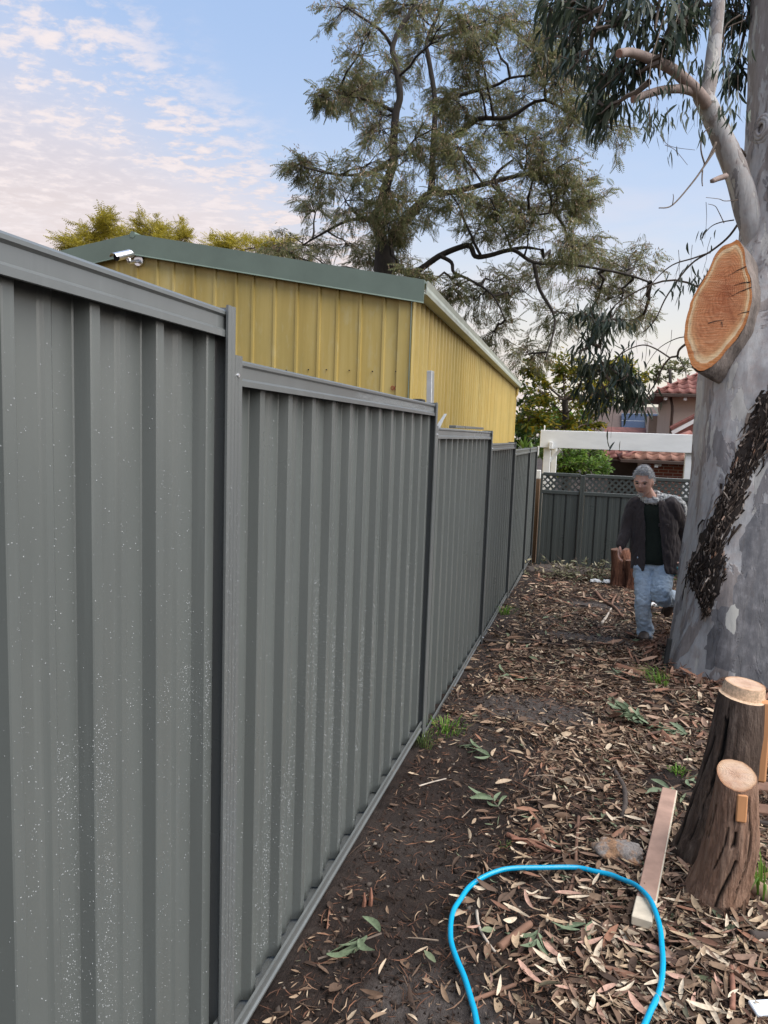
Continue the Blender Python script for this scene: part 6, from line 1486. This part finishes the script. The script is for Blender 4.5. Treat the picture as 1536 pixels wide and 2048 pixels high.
# --- hair: cap over the skull plus many short locks
hairb = MB(); T = []; D = []
v = []; f = []; m1, m2 = 60, 26
def hair_lim(th):
    y = math.sin(th); return 1.03 + (.62 if y < 0 else 0) * min(1, -y * 1.6) * (1 if y < 0 else 0) + (.28 if abs(math.cos(th)) > .8 else 0) - .05 * max(0, y)
for i in range(m2 + 1):
    for k in range(m1):
        th = 2 * math.pi * k / m1; ph = hair_lim(th) * i / m2; p = head_pt(th, ph); o_ = (p - HC).normalized()
        lift = .016 * (1 - (i / m2) ** 4) + .006 * mnoise.fractal(p * 45, .8, 2, 3); v.append(p + o_ * lift)
for i in range(m2):
    for k in range(m1): f.append((i * m1 + k, i * m1 + (k + 1) % m1, (i + 1) * m1 + (k + 1) % m1, (i + 1) * m1 + k))
hairb.add(v, f)
for j in range(2600):
    th = r7.uniform(0, 2 * math.pi); ph = hair_lim(th) * math.sqrt(r7.random()); p = head_pt(th, ph); o_ = (p - HC).normalized()
    dr = (o_ * .55 - hf * .25 + hu * .2 + hs * r7.gauss(.15, .35) + hf * r7.gauss(0, .4) - hu * .5 * (ph / 1.6) + hf * .55 * max(0, math.sin(th)) * (ph / 1.2)).normalized(); L = r7.uniform(.012, .026); w_ = dr.cross(o_); w_ = (w_.normalized() if w_.length > 1e-4 else hs) * .0016; b_ = p + o_ * .010
    hairb.add([b_ - w_, b_ + w_, b_ + dr * L * .6 + w_ * .6 - o_ * .001, b_ + dr * L], [(0, 1, 2), (0, 2, 3)])
hairb.build('hair', M_HAIR, man)
bd = MB()
for j in range(420):
    th = r7.gauss(math.pi / 2, .32); ph = math.pi * r7.uniform(.70, .84); p = head_pt(th, ph)
    dl = (p - HC); up_ = dl.dot(hu); xx = abs(dl.dot(hs))
    if up_ > -.062 and xx > .03: continue
    o_ = dl.normalized(); dr = (o_ * .5 - hu * .6 + hs * r7.gauss(0, .3)).normalized(); w_ = hs * .0010; bd.add([p - w_, p + w_, p + dr * .006], [(0, 1, 2)])
bd.build('beard', M_HAIR, man)
# --- clothes
jm = MB(); v, f = loft([(NB + UPV * .00, ls * .075, fd * .07), (NB - UPV * .05, ls * .16, fd * .105), (CH + UPV * .06, ls * .180, fd * .130), (CH - UPV * .02, ls * .178, fd * .138), (WA, ls * .170, fd * .138), (PE + UPV * .02, ls * .168, fd * .142), (PE - UPV * .035, ls * .165, fd * .140)], wob=.006, freq=12); jm.add(v, f)
jm.build('jumper', M_JUMPER, man, True)
secs = [(mp(1313, 1141, .0), ls * .222, fd * .165), (mp(1312, 1115, 0), ls * .215, fd * .162), (mp(1310, 1085, 0), ls * .206, fd * .158), (mp(1308, 1055, -.01), ls * .204, fd * .154), (mp(1306, 1030, -.02), ls * .204, fd * .145), (mp(1305, 1014, -.03), ls * .185, fd * .125), (mp(1304, 1003, -.035), ls * .125, fd * .098), (mp(1302, 997, -.04), ls * .082, fd * .085)]
gaps = [.40, .36, .33, .31, .32, .36, .45, .60]
v = []; f = []; N_ = 46
for (c, A1, B1), g_ in zip(secs, gaps):
    for k in range(N_ + 1):
        t = math.pi / 2 + g_ + (2 * math.pi - 2 * g_) * k / N_; p = c + A1 * math.cos(t) + B1 * math.sin(t); o_ = (p - c).normalized()
        p += o_ * (.012 * mnoise.fractal(Vector((p.x * 9, p.y * 9, p.z * 3.5)), .8, 2, 3)); v.append(p)
n1 = N_ + 1
for i in range(len(secs) - 1):
    for k in range(N_): f.append((i * n1 + k, i * n1 + k + 1, (i + 1) * n1 + k + 1, (i + 1) * n1 + k))
jo = new_mesh('shell', v, f); ob = bpy.data.objects.new('tmp', jo); COL.objects.link(ob); sm = ob.modifiers.new('s', 'SUBSURF'); sm.levels = 1; sm.render_levels = 1; so_ = ob.modifiers.new('t', 'SOLIDIFY'); so_.thickness = .012; so_.offset = -1
bpy.context.view_layer.update(); me2 = bpy.data.meshes.new_from_object(ob.evaluated_get(bpy.context.evaluated_depsgraph_get())); bpy.data.objects.remove(ob)
jk = MB(); jk.add([q.co.copy() for q in me2.vertices], [tuple(p.vertices) for p in me2.polygons])
sl = tubes(([RS + ls * .03 + UPV * .01, RS - UPV * .03, RE, RW + (RE - RW) * .02], [.085, .078, .062, .047]), ([LS - ls * .03 + UPV * .01, LS - UPV * .03, LE, LW + (LE - LW) * .02], [.088, .082, .068, .054])); jk.add(sl.v, sl.f)
jacket = fuse(jk, 'jacket', M_JACKET, man, .0062, 2, .010, 11, (1, 1, .45))
for w_, e_ in ((RW, RE), (LW, LE)):
    d_ = (e_ - w_).normalized(); MB().tube([w_ + d_ * .0, w_ - d_ * .022], [.040, .036], 16).build('cuff', M_BLACK, jacket)
pk = CH + fd * .142 + ls * .105 - UPV * .005; MB().box(pk, (.09, .02, .035), Matrix((ls, fd, UPV)).transposed(), bev=.006).build('pocket_flap', M_JACKET, jacket)
c0 = NB + UPV * .02
for s_ in (-1, 1):
    q = MB(); pts = [c0 - fd * .05 + ls * s_ * .07, c0 + fd * .055 + ls * s_ * .095 - UPV * .015, c0 + fd * .11 + ls * s_ * .085 - UPV * .075]; q.tube(catmull(pts, 5), [.018, .02, .022, .024, .026, .028, .026, .022, .018, .012, .006], 10, flat=.45); q.build('collar', M_JACKET, jacket, True)
jn = tubes(([RH + UPV * .04, RH - UPV * .08, RK + UPV * .02, RK - UPV * .12, RA + UPV * .02, RA - UPV * .035], [.085, .096, .080, .074, .074, .082]), ([LH + UPV * .04, LH.lerp(LK, .5), LK, LK.lerp(LA, .5), LA], [.088, .098, .090, .080, .074])); v, f = loft([(PE + UPV * .06, ls * .150, fd * .120), (PE, ls * .160, fd * .125), (PE - UPV * .08, ls * .150, fd * .12), (PE - UPV * .13, ls * .08, fd * .08)]); jn.add(v, f)
fuse(jn, 'jeans', M_JEANS, man, .0068, 2, .012, 9, (1, 1, 1.3))
def boot(a_, toe, upd, L=.20):
    q = MB(); t_ = toe.normalized(); s_ = t_.cross(upd).normalized(); ell(q, a_ + t_ * .075 - upd * .030, t_ * .145, s_ * .050, upd * .046); ell(q, a_ - t_ * .02 + upd * .03, t_ * .062, s_ * .052, upd * .09); ell(q, a_ + t_ * .14 - upd * .035, t_ * .075, s_ * .052, upd * .040)
    b = fuse(q, 'boot', M_BOOT, man, .007, 2); MB().box(a_ + t_ * .07 - upd * .068, (.27, .092, .018), Matrix((t_, s_, upd)).transposed(), bev=.008).build('sole', M_BLACK, b)
boot(RA, (fd * 1.0).normalized(), UPV)
bt = (-UPV * .92 + F0 * .25 - R0 * .18).normalized(); boot(LA + F0 * .02 - UPV * .01, bt, (F0 - bt * F0.dot(bt)).normalized() * -1)
# scarf
def scarf_mat():
    m = NM('grey_check_scarf'); a = m.noise(m.vec('pos', (90, 12, 12)), 1, 2, .5); b = m.noise(m.vec('pos', (10, 10, 90)), 1, 2, .5)
    c = m.ramp(m.math('ADD', m.math('MULTIPLY', a, .5), m.math('MULTIPLY', b, .5)), [(.38, (.16, .165, .17)), (.5, (.46, .47, .47)), (.62, (.76, .76, .74))]); m.bump(m.noise(m.vec('pos'), 300, 2), .3, .002); return m.fin(c, .9, spec=.15)
sc_ = MB(); ring = []
for k in range(25):
    t = 2 * math.pi * k / 24; ring.append(NB + UPV * (.045 - .030 * math.sin(t)) + ls * (.082 * math.cos(t)) + fd * (.086 * math.sin(t) - .005))
sc_.tube(ring, [.034 + .007 * math.sin(k * 1.7) for k in range(25)], 12, cap=False)
pts = catmull([NB + UPV * .05 + ls * .05 + fd * .02, LS + UPV * .085 - ls * .05, LS + UPV * .075 + ls * .03 - fd * .02, LS + UPV * .01 + ls * .095 - fd * .06, LS - UPV * .08 + ls * .105 - fd * .09], 5); sc_.tube(pts, [.045 - .0008 * i for i in range(len(pts))], 12, flat=.42)
fuse(sc_, 'scarf', scarf_mat(), man, .006, 1, .010, 26)
# small teal case in the left hand
hc_ = LW + lhd.normalized() * .105 + (-ls) * .03 + fd * .03; cs = empty('handheld_case', hc_, 'small teal case with lime green loop held in the walking person\'s hand', 'case')
d_ = lhd.normalized(); MB().box(hc_, (.075, .03, .10), Matrix((ls, fd, UPV)).transposed() @ Matrix.Rotation(.35, 3, 'Y'), bev=.012).build('shell', simple('teal_plastic', (.01, .16, .19), .45, 20, .1, 0), cs)
MB().tube([hc_ + Vector((.02, 0, -.05)) + ls * (.028 * math.cos(t)) + UPV * (.02 * math.sin(t) - .012) for t in np.linspace(0, 6.28, 15)], .0035, 6, cap=False).build('loop', simple('lime_cord', (.25, .50, .05), .6, 20, .1, 0), cs)
